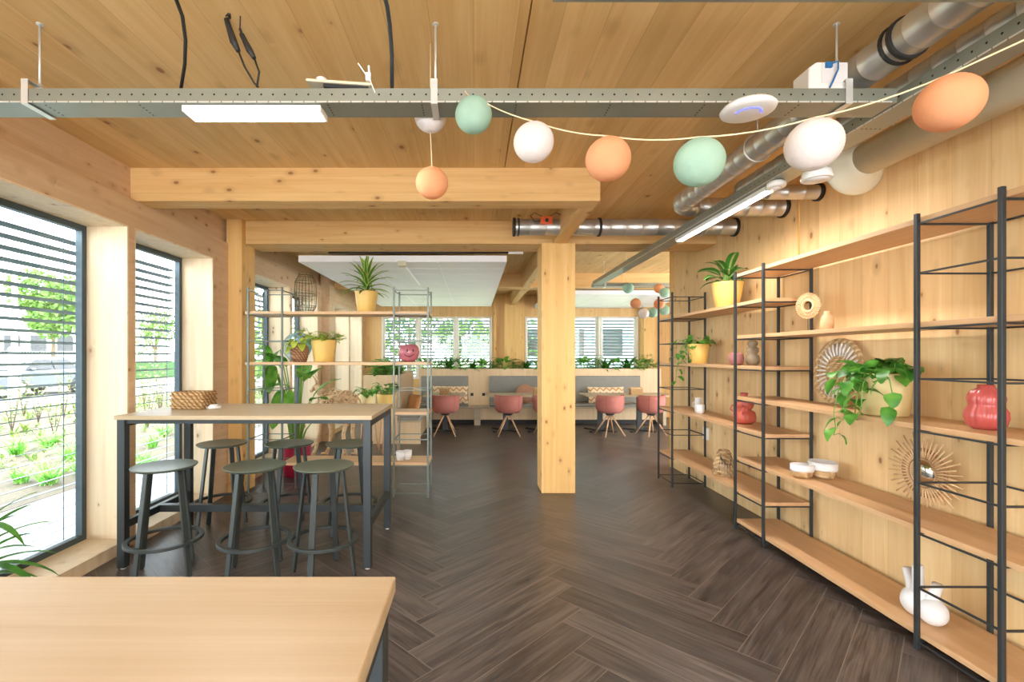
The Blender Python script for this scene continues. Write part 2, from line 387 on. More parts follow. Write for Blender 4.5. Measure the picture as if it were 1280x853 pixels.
def plank_mat():
    m,n,b=nt('dark_oak_planks'); L=n.links
    at=N(n,'ShaderNodeAttribute',attribute_name='pk'); uvn=N(n,'ShaderNodeAttribute',attribute_name='pu')
    mp=N(n,'ShaderNodeMapping'); mp.inputs['Scale'].default_value=(1.3,16,1); L.new(uvn.outputs['Vector'],mp.inputs[0])
    n1=N(n,'ShaderNodeTexNoise'); n1.inputs['Scale'].default_value=1; n1.inputs['Detail'].default_value=5; n1.inputs['Distortion'].default_value=1.4; L.new(mp.outputs[0],n1.inputs[0])
    mp2=N(n,'ShaderNodeMapping'); mp2.inputs['Scale'].default_value=(3,120,1); L.new(uvn.outputs['Vector'],mp2.inputs[0])
    n2=N(n,'ShaderNodeTexNoise'); n2.inputs['Scale'].default_value=1; n2.inputs['Detail'].default_value=2; L.new(mp2.outputs[0],n2.inputs[0])
    f=mth(n,'ADD',mth(n,'MULTIPLY_ADD',n1.outputs[0],1.6,-.55),mth(n,'MULTIPLY_ADD',n2.outputs[0],.8,-.4)); cl=N(n,'ShaderNodeClamp'); L.new(f,cl.inputs[0])
    c=mixc(n,cl.outputs[0],srgb('3a3330'),srgb('766c65'))
    g=mth(n,'MULTIPLY_ADD',at.outputs['Fac'],.5,.75); cc=N(n,'ShaderNodeCombineColor'); [L.new(g,cc.inputs[i]) for i in range(3)]
    c=mixc(n,1.0,c,cc.outputs[0],'MULTIPLY'); L.new(c,b.inputs['Base Color'])
    L.new(mth(n,'MULTIPLY_ADD',n1.outputs[0],.25,.23),b.inputs['Roughness']); b.inputs['Specular IOR Level'].default_value=.55
    bp=N(n,'ShaderNodeBump'); bp.inputs['Strength'].default_value=.25; bp.inputs['Distance'].default_value=.002; L.new(n2.outputs[0],bp.inputs['Height']); L.new(bp.outputs[0],b.inputs['Normal'])
    return m
M['plank']=plank_mat()
M['grout']=mat('joint_filler','8d857a',.8)

# ------------------------------------------------------------------ the room
XW, XG = -2.71, -3.03              # window wall inner face, glass plane
XR = 2.72; YE = 6.58               # panelled wall on the right and where it ends
CZ = 3.04; Y0 = -3.2; YF = 11.9; XF = 6.0
# floor: herringbone planks, one mesh with joints between planks
def herringbone():
    W_, L_ = .2, 1.2; g=.0016; vs=[];fs=[];pk=[];pu=[]
    s2=math.sqrt(2); ox,oy=1.50,.35
    for a in range(-70,110):
        for b_ in range(-12,12):
            u0=a*W_+b_*L_; v0=a*W_-b_*L_
            for (du,dv,wu,wv,al) in ((0,0,L_,W_,0),(0,W_,W_,L_,1)):
                q=[(u0+du+g,v0+dv+g),(u0+du+wu-g,v0+dv+g),(u0+du+wu-g,v0+dv+wv-g),(u0+du+g,v0+dv+wv-g)]
                X=[((u-v)/s2+ox,(u+v)/s2+oy) for u,v in q]
                cx=sum(p[0] for p in X)/4; cy=sum(p[1] for p in X)/4
                # clip by the room outline
                poly=X
                for (ax,lim,sg) in ((0,-3.0,1),(0,XF,-1),(1,Y0,1),(1,YF,-1)):
                    out=[]
                    for i in range(len(poly)):
                        p,q2=poly[i],poly[(i+1)%len(poly)]; dp=(p[ax]-lim)*sg; dq=(q2[ax]-lim)*sg
                        if dp>=0: out.append(p)
                        if dp*dq<0: t=dp/(dp-dq); out.append((p[0]+(q2[0]-p[0])*t,p[1]+(q2[1]-p[1])*t))
                    poly=out
                    if not poly: break
                if len(poly)<3: continue
                bb=len(vs); r=random.random(); so_=random.uniform(0,50)
                for x,y in poly:
                    uu=((x-ox)+(y-oy))/s2; vv=((y-oy)-(x-ox))/s2
                    vs.append((x,y,0)); pk.append(r); pu += ([uu-u0+so_,vv-v0+so_,0] if al==0 else [vv-v0+so_,uu-u0+so_,0])
                fs.append(tuple(range(bb,bb+len(poly))))
    me=bpy.data.meshes.new('floor'); me.from_pydata(vs,[],fs)
    a1=me.attributes.new('pk','FLOAT','POINT'); a1.data.foreach_set('value',pk)
    a2=me.attributes.new('pu','FLOAT_VECTOR','POINT'); a2.data.foreach_set('vector',pu)
    me.materials.append(M['plank']); me.update()
    # joint filler slab as a second material in the same mesh
    import bmesh
    bm=bmesh.new(); bm.from_mesh(me)
    def q4(pts,mi):
        f=bm.faces.new([bm.verts.new(p) for p in pts]); f.material_index=mi
    z=-.001; q4([(-3.0,Y0,z),(XF,Y0,z),(XF,YF,z),(-3.0,YF,z)],1)
    x0,x1,y0,y1,za,zb=-3.0,XF,Y0,YF,-.12,-.001
    q4([(x0,y0,za),(x0,y1,za),(x1,y1,za),(x1,y0,za)],1)
    q4([(x0,y0,za),(x1,y0,za),(x1,y0,zb),(x0,y0,zb)],1); q4([(x1,y0,za),(x1,y1,za),(x1,y1,zb),(x1,y0,zb)],1)
    q4([(x1,y1,za),(x0,y1,za),(x0,y1,zb),(x1,y1,zb)],1); q4([(x0,y1,za),(x0,y0,za),(x0,y0,zb),(x0,y1,zb)],1)
    bm.to_mesh(me); bm.free(); me.materials.append(M['grout'])
    o=bpy.data.objects.new('floor',me); col.objects.link(o); tag(o,kind='structure')
herringbone()
# ceiling slab with two open panel joints
mb=MB(); xs=[-3.15,.2485-.004,.2485+.004,XF]
mb.box(-3.15,.2445,Y0,YF+.3,CZ,CZ+.25); mb.box(.2525,XF,Y0,YF+.3,CZ,CZ+.25); mb.box(.2445,.2525,Y0,YF+.3,CZ+.02,CZ+.25)
struct('ceiling',mb,M['ceil'])
# window wall on the left
wins=[(.10,1.28),(1.35,2.53),(2.60,3.77),(3.84,5.0),(5.94,7.1),(7.17,8.35),(9.28,10.45),(10.52,11.65)]  # second window lies out of view, added for its light
SZ, HZ = .09, 2.55
mb=MB()
mb.box(XW-.30,XW,Y0,YF,HZ,2.77)             # header
mb.box(XW-.30,XW-.05,Y0,YF,2.77,CZ)         # upper plate, set back
prev=Y0
for a,b in wins:
    mb.box(XW-.30,XW,prev,a,0,HZ); prev=b
mb.box(XW-.30,XW,prev,YF,0,HZ)
struct('wall_left',mb,M['walll'])
mb=MB()
for a,b in wins: mb.box(XG-.02,XW+.0,a,b,0,SZ)
for a,b in wins:                               # smooth lining boards in the reveals
    mb.box(XG,XW-.001,b-.012,b,SZ,HZ); mb.box(XG,XW-.001,a,a+.012,SZ,HZ); mb.box(XG,XW-.001,a+.012,b-.012,HZ-.012,HZ)
struct('trim_1',mb,M['reveal'])
def window(i, mb_frame, mb_glass, mb_blind, fm):
    fr=struct('window_%d'%i, mb_frame, fm)
    g=mb_glass.build('glass_pane',M['glass'],fr)
    b=mb_blind.build('blind',M['slat'],fr,label='grey horizontal slatted outdoor blind')
def slats(mb, along, a, b, c0, z0, z1, step, wdt, tilt=.2, cords=True):
    z=z0
    while z<z1:
        t=math.sin(tilt)*wdt/2
        if along=='Y':
            mb.add([(c0-wdt/2,a,z-t),(c0+wdt/2,a,z+t),(c0+wdt/2,b,z+t),(c0-wdt/2,b,z-t),(c0-wdt/2,a,z-t+.003),(c0+wdt/2,a,z+t+.003),(c0+wdt/2,b,z+t+.003),(c0-wdt/2,b,z-t+.003)],
               [(0,3,2,1),(4,5,6,7),(0,1,5,4),(1,2,6,5),(2,3,7,6),(3,0,4,7)])
        else:
            mb.add([(a,c0-wdt/2,z+t),(b,c0-wdt/2,z+t),(b,c0+wdt/2,z-t),(a,c0+wdt/2,z-t),(a,c0-wdt/2,z+t+.003),(b,c0-wdt/2,z+t+.003),(b,c0+wdt/2,z-t+.003),(a,c0+wdt/2,z-t+.003)],
               [(0,3,2,1),(4,5,6,7),(0,1,5,4),(1,2,6,5),(2,3,7,6),(3,0,4,7)])
        z+=step
    if cords:
        for f in (.12,.88):
            y=a+(b-a)*f
            if along=='Y': mb.box(c0-.002+wdt/2,c0+.002+wdt/2,y-.002,y+.002,z0,z1)
            else: mb.box(y-.002,y+.002,c0-.002,c0+.002,z0,z1)
for i,(a,b) in enumerate(wins):
    f=MB(); t=.045
    a_,b_=a+.012,b-.012; H=HZ-.012
    f.box(XG-.05,XG,a_,a_+t,SZ,H); f.box(XG-.05,XG,b_-t,b_,SZ,H); f.box(XG-.05,XG,a_+t,b_-t,SZ,SZ+t); f.box(XG-.05,XG,a_+t,b_-t,H-t,H)
    g=MB(); g.box(XG-.03,XG-.022,a_+t,b_-t,SZ+t,H-t)
    bl=MB(); slats(bl,'Y',a-.034,b+.034,XG-.13,SZ+.03,HZ-.06,.079,.075)
    window(i+1,f,g,bl,M['frame'])
# far wall
fw=[(-2.27,-.45,[-1.41,-.43]),(1.29,4.0,[2.2,3.1])]
mb=MB(); WB,WT=.95,2.5
mb.box(-3.0,XF,YF,YF+.25,0,WB); mb.box(-3.0,XF,YF,YF+.25,WT,CZ)
mb.box(-3.0,-2.28,YF,YF+.25,WB,WT); mb.box(.46,1.27,YF,YF+.25,WB,WT); mb.box(4.09,XF,YF,YF+.25,WB,WT)
struct('wall_back',mb,M['wallf'])
def farwin(i,x0,x1):
    f=MB(); t=.05; y=YF+.10
    f.box(x0,x0+t,y,y+.06,WB,WT); f.box(x1-t,x1,y,y+.06,WB,WT); f.box(x0+t,x1-t,y,y+.06,WB,WB+t); f.box(x0+t,x1-t,y,y+.06,WT-t,WT)
    f.box(x0-.02,x0,YF-.01,y+.06,WB,WT); f.box(x1,x1+.02,YF-.01,y+.06,WB,WT)
    g=MB(); g.box(x0+t,x1-t,y+.03,y+.038,WB+t,WT-t)
    bl=MB(); slats(bl,'X',x0-.018,x1+.018,y+.14,WB+.03,WT-.03,.079,.080,.5)
    window(i,f,g,bl,M['framew'])
for i,(a,b) in enumerate([(-2.26,-1.40),(-1.36,-.46),(-.42,.44),(1.30,2.15),(2.19,3.10),(3.18,4.06)]): farwin(9+i,a,b)
# right panelled wall, room behind it
mb=MB(); mb.box(XR,XR+.16,Y0,YE,0,CZ); struct('wall_right',mb,M['wallr'])
mb=MB(); mb.box(-3.01,XR+.16,Y0-.2,Y0,0,.12); mb.box(-3.01,XR+.16,Y0-.2,Y0,2.7,CZ); mb.box(-3.01,-2.5,Y0-.2,Y0,.12,2.7); mb.box(-.9,-.7,Y0-.2,Y0,.12,2.7); mb.box(.9,1.1,Y0-.2,Y0,.12,2.7); mb.box(2.5,XR+.16,Y0-.2,Y0,.12,2.7); struct('wall_front',mb,M['wallf'])  # unseen wall behind the camera, openings invented to let daylight in
mb=MB(); mb.box(XF,XF+.2,Y0,5.8,0,CZ); mb.box(XF,XF+.2,8.6,YF,0,CZ); struct('wall_side',mb,M['wallf'])  # unseen side wall, its gap made up to bring daylight into the far end
mb=MB(); mb.box(XR-.03,XR,YE-.03,YE+.01,0,CZ); mb.box(XR-.012,XR,4.0,4.012,2.3,CZ)
struct('trim_2',mb,M['post'])
# columns and beams
def beam(name,mb,m): return struct(name,mb,m,.004)
mb=MB(); mb.box(XW-.06,1.02,3.86,4.06,2.77,CZ); beam('beam_front',mb,M['beamx'])
mb=MB(); mb.box(-2.56,XR,5.38,5.79,2.78,CZ); beam('beam_middle',mb,M['beamx'])
mb=MB(); mb.box(-2.76,XR+.0,8.8,9.1,2.78,CZ); mb.box(XR,XF,8.8,9.1,2.78,CZ); beam('beam_rear',mb,M['beamx'])
mb=MB(); mb.box(.885,1.02,4.06,5.38,2.77,CZ-.0); beam('beam_spine_front',mb,M['beamy'])
mb=MB(); mb.box(.885,1.02,5.79,8.8,2.77,CZ-.0); mb.box(.885,1.02,9.1,YF,2.77,CZ); beam('beam_spine_rear',mb,M['beamy'])
mb=MB(); mb.box(.755,1.127,5.32,5.69,0,2.78); beam('column_middle',mb,M['post'])
mb=MB(); mb.box(-2.73,-2.56,5.30,5.62,0,CZ); beam('column_left_front',mb,M['post'])
mb=MB(); mb.box(-2.73,-2.56,8.55,8.87,0,CZ); beam('column_left_rear',mb,M['walll'])
mb=MB(); mb.box(.75,1.24,YF-.16,YF,0,CZ); mb.box(.50,.56,YF-.05,YF,WB,CZ); beam('column_back',mb,M['post'])
mb=MB(); mb.box(4.12,4.4,YF-.3,YF,0,CZ); beam('column_back_right',mb,M['post'])
# lowered white ceiling panels
def panel(name,x0,x1,y0,y1,z=2.70):
    mb=MB(); mb.box(x0,x1,y0,y1,z,z+.08)
    y=y0+.45
    while y<y1-.1: mb.box(x0+.03,x1-.03,y,y+.010,z-.004,z); y+=.45
    for k in (1,2): x=x0+(x1-x0)*k/3; mb.box(x-.012,x+.012,y0+.02,y1-.02,z-.006,z)
    struct(name,mb,M['ceilw'])
panel('ceiling_panel_left',-2.19,.415,6.0,11.4)
panel('ceiling_panel_right',1.5,4.3,9.2,11.8)

# ------------------------------------------------------------------ outdoors
mb=MB(); mb.box(-4.6,XG-.02,-6,40,-.10,-.005); struct('pavement',mb,M['concrete'])
mb=MB(); mb.box(-13,-4.6,-6,40,-.10,0); struct('planting_bed',mb,M['mulch'])
mb=MB(); mb.box(-21,-13,-6,60,-.10,-.005); struct('road',mb,M['asphalt'])
mb=MB(); mb.box(-80,-21,-6,120,-.10,0); mb.box(-21,40,YF+.26+28,120,-.1,0); mb.box(-3.05,40,YF+.26,YF+.26+28,-.1,0); struct('lawn',mb,M['grass'])
def tree(name,label,x,y,h,r,zc,n=1300,seed=1,group=None,ls=.3):
    rnd=random.Random(seed); t=thing(name,label,'tree',(x,y,0),group=group)
    mb=MB(); mb.tube([(0,0,0),(.05,0,zc*.5),(0,.05,zc)],[.16,.12,.06],8); 
    for k in range(6):
        a=rnd.uniform(0,6.28); mb.tube([(0,0,zc*.6),(math.cos(a)*r*.5,math.sin(a)*r*.5,zc+rnd.uniform(-.3,.6)*r)],[.06,.02],5)
    mb.build('trunk',M['bark'],t)
    mb=MB()
    blobs=[(rnd.uniform(-.5,.5)*r,rnd.uniform(-.5,.5)*r,zc+rnd.uniform(-.45,.6)*(h-zc),rnd.uniform(.45,.7)*r) for _ in range(9)]
    for i in range(n):
        bx,by,bz,br=rnd.choice(blobs); a=rnd.uniform(0,6.28); c=rnd.uniform(-1,1); s=math.sqrt(1-c*c); q=br*rnd.uniform(.75,1.05)
        p=Vector((bx+q*s*math.cos(a),by+q*s*math.sin(a),bz+q*c)); l=ls*rnd.uniform(.6,1.3)
        u=Vector((rnd.uniform(-1,1),rnd.uniform(-1,1),rnd.uniform(-1,1))).normalized()*l; v=u.orthogonal().normalized()*l*.6
        mb.add([p-u*.5,p+v*.5,p+u*.5,p-v*.5],[(0,1,2,3)],False,[(.5,.3)]*4)
    mb.build('crown',M['lf_tree'],t)
    return t
tree('tree','round green tree rising over the fence behind the parked car',-32,36.5,8,2.6,5.0,3600,3,ls=.4)
tree('tree','slimmer tree at the right of the grey tower outside',-28.5,43,7,1.7,3.2,900,4)
tree('tree','tree seen through the slats of the second side window',-25.5,34,7.5,1.9,4,1000,5)
gx=[-9.5,-6.4,-3.5,-.8,1.9,13.5]
g0=None
for i,x in enumerate(gx):
    tree('tree','broad leafy tree growing outside the far end windows',x,22+((i*37)%5),7.5,2.6,3.2,900,20+i,group='trees outside the end windows',ls=.38)
# fence and hedge beyond the road
hd=MB(); hd.box(-21.9,-21.2,10,48,-.02,1.1); tag(hd.build('hedge',M['hedge']),'low clipped green hedge along the far side of the road','hedge')
fe=thing('metal_fence','dark metal picket fence standing over the hedge across the road','fence',(-22.2,10,0))
mb=MB(); y=0
while y<38: mb.box(-.012,.012,y-.012,y+.012,0,1.85); y+=.16
mb.build('pickets',M['tower'],fe)
mb=MB(); mb.box(-.02,.02,0,38,1.68,1.72); mb.box(-.02,.02,0,38,.3,.34); mb.build('rail',M['tower'],fe)
# buildings
b=thing('office_building','pale building with a grey tower beyond the fence','building',(-41,50,0))
mb=MB(); mb.box(-16,1.4,-1,12,0,5.2); mb.build('wall',M['bldw'],b)
mb=MB(); mb.box(1.4,3.4,-2.0,2,0,9.0); mb.build('tower',M['bldg'],b)
for k in range(6): MB().box(-15+k*2.7,-13.4+k*2.7,-1.06,-1.0,2.0,3.6).build('window',M['carg'],b)
b=thing('house','pale blue-grey house standing outside the right end windows','building',(9.5,30,0))
mb=MB(); mb.box(-7,3,0,8,0,5.5); mb.build('wall',mat('blue_render','b9c8e0',.8,0,.03),b)
mb=MB(); mb.prism([(-7.4,5.5),(3.4,5.5),(-2,8.0)],'Y',-.3,8.3); mb.build('roof',M['bldg'],b)
for k in range(4): MB().box(-6.2+k*2.4,-5+k*2.4,-.05,.0,1.5,3.2).build('window',M['carg'],b)
# lamp post
lp=thing('lamp_post','pale grey lamp post standing in the planting bed by the first window','lamp post',(-12.1,12.65,0))
mb=MB(); mb.lathe([(.13,0),(.13,1.7),(.115,1.74),(.065,1.78),(.05,6.0)],n=14); mb.build('pole',M['whitec'],lp)
mb=MB(); mb.tube([(0,0,6.0),(-.5,0,6.25),(-1.0,0,6.3)],.04); mb.box(-1.6,-1.0,-.12,.12,6.25,6.36); mb.build('lamp_head',M['galv'],lp)
# parked car, side on, nose towards the viewer
def car():
    t=thing('parked_car','silver hatchback parked across the road beyond the planting bed','car',(-17.4,18.75,-.0))
    # local: Y length (nose at -Y), X width
    prof=[(-2.05,.32),(-2.1,.55),(-2.0,.78),(-1.15,.98),(-.45,1.40),(.1,1.50),(1.1,1.48),(1.75,1.22),(2.0,.98),(2.08,.6),(2.02,.32)]
    mb=MB(); low=[(-2.05,.30),(-2.12,.5),(-2.02,.76),(-1.2,.95),(1.85,1.02),(2.05,.95),(2.1,.6),(2.03,.30)]
    mb.prism(low,'X',-.87,.87); mb.build('body',M['carp'],t,bevel=.06)
    mb=MB(); up=[(-1.25,.94),(-.5,1.38),(.1,1.49),(1.15,1.46),(1.75,1.2),(1.95,.98)]
    lo=[(y,z) for y,z in up]
    vs=[(-.80 if z<1.2 else -.62,y,z) for y,z in up]+[(.80 if z<1.2 else .62,y,z) for y,z in up]
    n=len(up); fs=[tuple(range(n)),tuple(range(2*n-1,n-1,-1))]+[(i,n+i,n+(i+1)%n,(i+1)%n) for i in range(n)]
    mb.add(vs,fs); mb.build('cabin',M['carp'],t,bevel=.04)
    mb=MB()
    for s in (1,-1):
        for (ya,yb,yc,yd) in ((-.95,-.45,.2,.2),(.28,.28,1.05,1.35)):
            q=[(s*.815,ya,1.0),(s*.66,yb,1.36),(s*.66,yc,1.38),(s*.815,yd,1.02)]
            MB().add(q,[(0,1,2,3) if s>0 else (3,2,1,0)]).build('window',M['carg'],t)
    MB().add([(-.6,-1.2,1.0),(.6,-1.2,1.0),(.5,-.56,1.37),(-.5,-.56,1.37)],[(0,1,2,3)]).build('windscreen',M['carg'],t)
    for y in (-1.27,1.3):
        for s in (1,-1):
            R=Matrix.Rotation(PI/2,4,'Y')
            mb=MB(); mb.lathe([(.2,-.1),(.32,-.1),(.33,-.05),(.33,.09),(.3,.11),(.2,.11)],(s*.80,y,.33),22,R); w_=mb.build('wheel',M['tyre'],t)
            mb=MB(); mb.lathe([(.19,-.02),(.19,.02),(.05,.03),(.001,.03)] if s>0 else [(.001,-.03),(.19,-.02),(.19,.02)],(s*.90,y,.33),16,R); mb.build('hub_cap',M['galv'],w_)
    [MB().ell((sx*.9,-.75,1.02),.09,.06,.06,8,6).build('wing_mirror',M['carp'],t) for sx in (1,-1)]
    [MB().box(.872,.885,yy,yy+.16,.86,.89).build('door_handle',M['galv'],t) for yy in (0,1)]
    [MB().box(xx,xx+.26,2.05,2.11,.8,.95).build('tail_light',M['red'],t) for xx in (.6,-.86)]
car()
# bed plants
rnd=random.Random(11)
mb=MB()
for i in range(700):
    x=rnd.uniform(-12.6,-5.2); y=rnd.uniform(2.5,22)
    for k in range(5):
        mb.leaf((x+rnd.uniform(-.06,.06),y+rnd.uniform(-.06,.06),0),rnd.uniform(0,6.28),rnd.uniform(.1,.28),rnd.uniform(.03,.06),rnd.uniform(.5,1.3),rnd.uniform(.3,1.2),.2,3,'lance')
tag(mb.build('ground_cover',M['lf_bed']),'low yellow green ground cover scattered over the sandy bed','ground cover',kind='stuff')
def tuft(x,y,s,label,first=[]):
    if first: 
        o=dup(first[0],(x,y,0),rnd.uniform(0,6)); o.scale=(s,s,s); return
    t=thing('grass_tuft',label,'plant',(x,y,0),group='bright grass tufts outside the side windows'); t.scale=(s,s,s)
    m_=MB()
    for k in range(60): m_.leaf((rnd.uniform(-.06,.06),rnd.uniform(-.06,.06),0),rnd.uniform(0,6.28),rnd.uniform(.2,.36),.016,rnd.uniform(.8,1.4),rnd.uniform(.6,1.4),.2,4,'strap')
    m_.build('blades',M['lf_mid'],t); first.append(t)
for (px,py) in ((28,604),(60,606),(101,593),(60,560),(190,560),(20,570),(205,545),(88,575),(180,590)):
    d=915/(py-445); tuft((px-CX)*d/600-.0,d,rnd.uniform(.9,1.3),'bright green grass tuft growing in the sandy bed outside the windows')
def sapling(x,y,h,first=[]):
    if first: o=dup(first[0],(x,y,0),rnd.uniform(0,6)); o.scale=(1,1,h); return
    t=thing('young_shrub','thin young leafy shrub in the bed outside the windows','plant',(x,y,0),group='young shrubs outside the side windows'); t.scale=(1,1,h)
    m_=MB(); l_=MB()
    for k in range(5):
        a=k*1.3; q=[(0,0,0),(.08*math.cos(a),.08*math.sin(a),.4),(.16*math.cos(a),.16*math.sin(a),.95)]; m_.tube(q,[.009,.006,.003],5)
        for j in range(12):
            z=.2+.75*j/12; l_.leaf((.16*z*math.cos(a),.16*z*math.sin(a),z),a+j*2.4,.12,.05,.6,.8,.2,3)
    m_.build('stem',M['bark'],t); l_.build('foliage',M['lf_bed'],t); first.append(t)
for (px,py,h) in ((15,540,1.0),(48,528,.9),(68,545,.8),(98,535,1.1),(185,535,1.2),(200,520,1.5),(222,520,1.0),(30,522,1.1),(80,522,1.2),(180,510,1.8)):
    d=915/(py-445); sapling((px-CX)*d/600,d,h)

# each plant outside told apart by the window it shows through and its place there
ORD=['leftmost','second from the left','third from the left','fourth from the left','fifth from the left','sixth from the left','seventh from the left','eighth from the left']
def name_row(group, form):
    L=[o for o in bpy.data.objects if o.get('group')==group]
    px=lambda o: CX+o.location.x*FPX/o.location.y
    A=sorted([o for o in L if px(o)<130],key=px); B=sorted([o for o in L if px(o)>=130],key=px)
    for k,o in enumerate(A): o['label']=form%('first',ORD[k])
    for k,o in enumerate(B): o['label']=form%('second',ORD[k])
name_row('bright grass tufts outside the side windows','bright green grass tuft seen through the %s side window, %s')
name_row('young shrubs outside the side windows','thin young leafy shrub seen through the %s side window, %s')
for k,o in enumerate(sorted([o for o in bpy.data.objects if o.get('group')=='trees outside the end windows'],key=lambda o:o.location.x)):
    o['label']='broad leafy tree in the row outside the end windows, '+ORD[k]

# ------------------------------------------------------------------ bar tables
def bar_table(label,x0,x1,y0,y1,H=1.10):
    t=thing('bar_table',label,'table',((x0+x1)/2,(y0+y1)/2,0)); W=(x1-x0)/2; D=(y1-y0)/2; th=.03; s=.055
    MB().box(-W,W,-D,D,H-th,H).build('table_top',M['oakx'],t,bevel=.003)
    i=.012
    for a in(-1,1):
        for b in(-1,1):
            cx=a*(W-i-s/2); cy=b*(D-i-s/2)
            MB().box(cx-s/2,cx+s/2,cy-s/2,cy+s/2,.012,H-th).build('leg',M['table_leg'],t,bevel=.003)
            MB().lathe([(.018,0),(.018,.012)],(cx,cy,0),12).build('foot',M['whitec'],t)
    m=MB()
    for a in(-1,1):
        cx=a*(W-i-s/2); m.box(cx-s/2,cx+s/2,-D+i+s,D-i-s,H-th-.05,H-th)
    for b in(-1,1):
        cy=b*(D-i-s/2); m.box(-W+i+s,W-i-s,cy-.0125,cy+.0125,H-th-.03,H-th)
    m.build('top_frame',M['table_leg'],t,bevel=.002)
    m=MB()
    for a in(-1,1):
        cx=a*(W-i-s/2); m.box(cx-.02,cx+.02,-D+i+s,D-i-s,.285,.34)
    m.box(-W+i+s/2+.02,W-i-s/2-.02,-.0275,.0275,.285,.34)
    m.build('footrest',M['table_leg'],t,bevel=.002)
    return t
bar_table('high bar table with pale oak top and dark frame standing by the windows',-2.55,-.72,3.40,4.27)
bar_table('high pale oak bar table in the left foreground, cut by the frame',-1.97,-.150,.06,.925)
# stools
def make_stool(label):
    t=thing('bar_stool',label,'stool',group='bar stools round the high table')
    H=.76; MB().lathe([(.05,H-.022),(.19,H-.018),(.203,H-.006),(.204,H),(.196,H-.001),(.1,H-.010),(.001,H-.013)],n=40).build('seat',M['seat'],t)
    for k in range(4):
        a=PI/4+k*PI/2+.12; c,s=math.cos(a),math.sin(a)
        MB().bar((c*.135,s*.135,H-.019),(c*.222,s*.222,.006),.040,.016,up=(c,s,0)).build('leg',M['stool'],t,bevel=.003)
        f=MB(); f.lathe([(.013,0),(.013,.007)],(c*.222,s*.222,0),8); f.build('foot',M['rubber'],t)
    z=.245; m=MB(); n=48; vs=[]; fs=[]
    for k in range(n):
        a=2*PI*k/n
        for r,zz in ((.213,z-.011),(.243,z-.011),(.243,z+.011),(.213,z+.011)): vs.append((r*math.cos(a),r*math.sin(a),zz))
    for k in range(n):
        k2=(k+1)%n
        for j in range(4): fs.append((k*4+j,k2*4+j,k2*4+(j+1)%4,k*4+(j+1)%4))
    m.add(vs,fs); m.build('foot_ring',M['stool'],t,bevel=.003)
    return t
sl=[(206,3.36,'round dark bar stool in the near row, closest to the window wall',.35),
    (319,3.36,'round dark bar stool in the middle of the near row at the high table',.2),
    (405,3.36,'round dark bar stool in the near row by the right table leg',.55),
    (278,4.22,'round dark bar stool in the far row, closest to the window wall',.1),
    (362,4.22,'round dark bar stool in the middle of the far row, before the magenta pot',.5),
    (437,4.22,'round dark bar stool in the far row by the right table leg',.25)]
s0=make_stool(sl[0][2])
for i,(px,d,lb,rz) in enumerate(sl):
    loc=((px-CX)*d/600,d,0)
    if i==0: s0.location=loc; s0.rotation_euler=(0,0,rz)
    else: dup(s0,loc,rz,lb)

# ------------------------------------------------------------------ shelving
LV=[2.238,1.982,1.697,1.435,1.165,.897,.635,.355,.09]
def post_mb(x,y,h,w): return MB().box(x-w/2,x+w/2,y-w/2,y+w/2,0,h)
def frame_ring(x0,x1,y0,y1,z,w=.009):
    m=MB(); z-=.03
    m.box(x0,x1,y0-w/2,y0+w/2,z-w/2,z+w/2); m.box(x0,x1,y1-w/2,y1+w/2,z-w/2,z+w/2)
    m.box(x0-w/2,x0+w/2,y0,y1,z-w/2,z+w/2); m.box(x1-w/2,x1+w/2,y0,y1,z-w/2,z+w/2); return m
XA,XB=2.30,2.69
R_=thing('shelving_unit','long oak shelving unit with dark steel towers along the panelled wall','shelving',(0,0,0))
tw=[(2.09,2.49),(3.81,4.22),(5.56,5.97)]
for y0,y1 in tw:
    for x in (XA,XB-.01):
        for y in (y0,y1): post_mb(x,y,2.262,.02).build('post',M['black'],R_,bevel=.002)
    for k,z in enumerate(LV): frame_ring(XA,XB-.01,y0,y1,z+(.0 if k<8 else -.015)).build('rung_frame',M['black'],R_)
TH=.028
def shelf_mb(y0,y1,z): return MB().box(XA+.0105,XB-.022,y0,y1,z-TH+.004,z+.004)
for k in (0,2,4,6,8): shelf_mb(1.35,4.22,LV[k]).build('shelf',M['oaky'],R_,bevel=.002)
for k in (1,3,5,7): shelf_mb(3.81,5.98,LV[k]).build('shelf',M['oaky'],R_,bevel=.002)
L_=thing('shelving_unit','open steel and oak shelving unit dividing the room behind the bar table','shelving',(0,0,0))
YA,YB=5.15,5.53
for x0,x1 in ((-2.42,-2.055),(-.855,-.49)):
    for y in (YA,YB):
        for x in (x0,x1): post_mb(x,y,2.262,.019).build('post',M['towerl'],L_,bevel=.002)
    for k,z in enumerate(LV): frame_ring(x0,x1,YA,YB,z+(.02 if k<8 else -.01)).build('rung_frame',M['towerl'],L_)
for k,xa in ((1,-2.46),(3,-2.46),(5,-2.05),(7,-2.06)):
    MB().box(xa,-.478,YA+.0105,YB-.0105,LV[k]-.014+.004,LV[k]+.022).build('shelf',M['oakxs'],L_,bevel=.002)
LZ=lambda k: LV[k]+.022+.0005       # top of divider shelves
RZ=lambda k: LV[k]+.004+.0005

# ------------------------------------------------------------------ pots and plants
def pot_prof(r,h,taper=.72): return [(r*taper*.96,0),(r*taper,.004),(r*(taper+.55*(1-taper)),h*.5),(r*.985,h*.94),(r,h),(r*.93,h),(r*.9,h*.86),(.001,h*.86)]
def pot(t,r,h,m,taper=.72,n=32):
    MB().lathe(pot_prof(r,h,taper),n=n).build('pot',m,t)
    MB().lathe([(.001,h*.862),(r*.89,h*.862),(r*.885,h*.885),(.001,h*.89)],n=20).build('soil',M['soil'],t)
def potted(name,label,loc,r,h,m,taper=.72): 
    t=thing(name,label,'plant',loc); pot(t,r,h,m,taper); return t
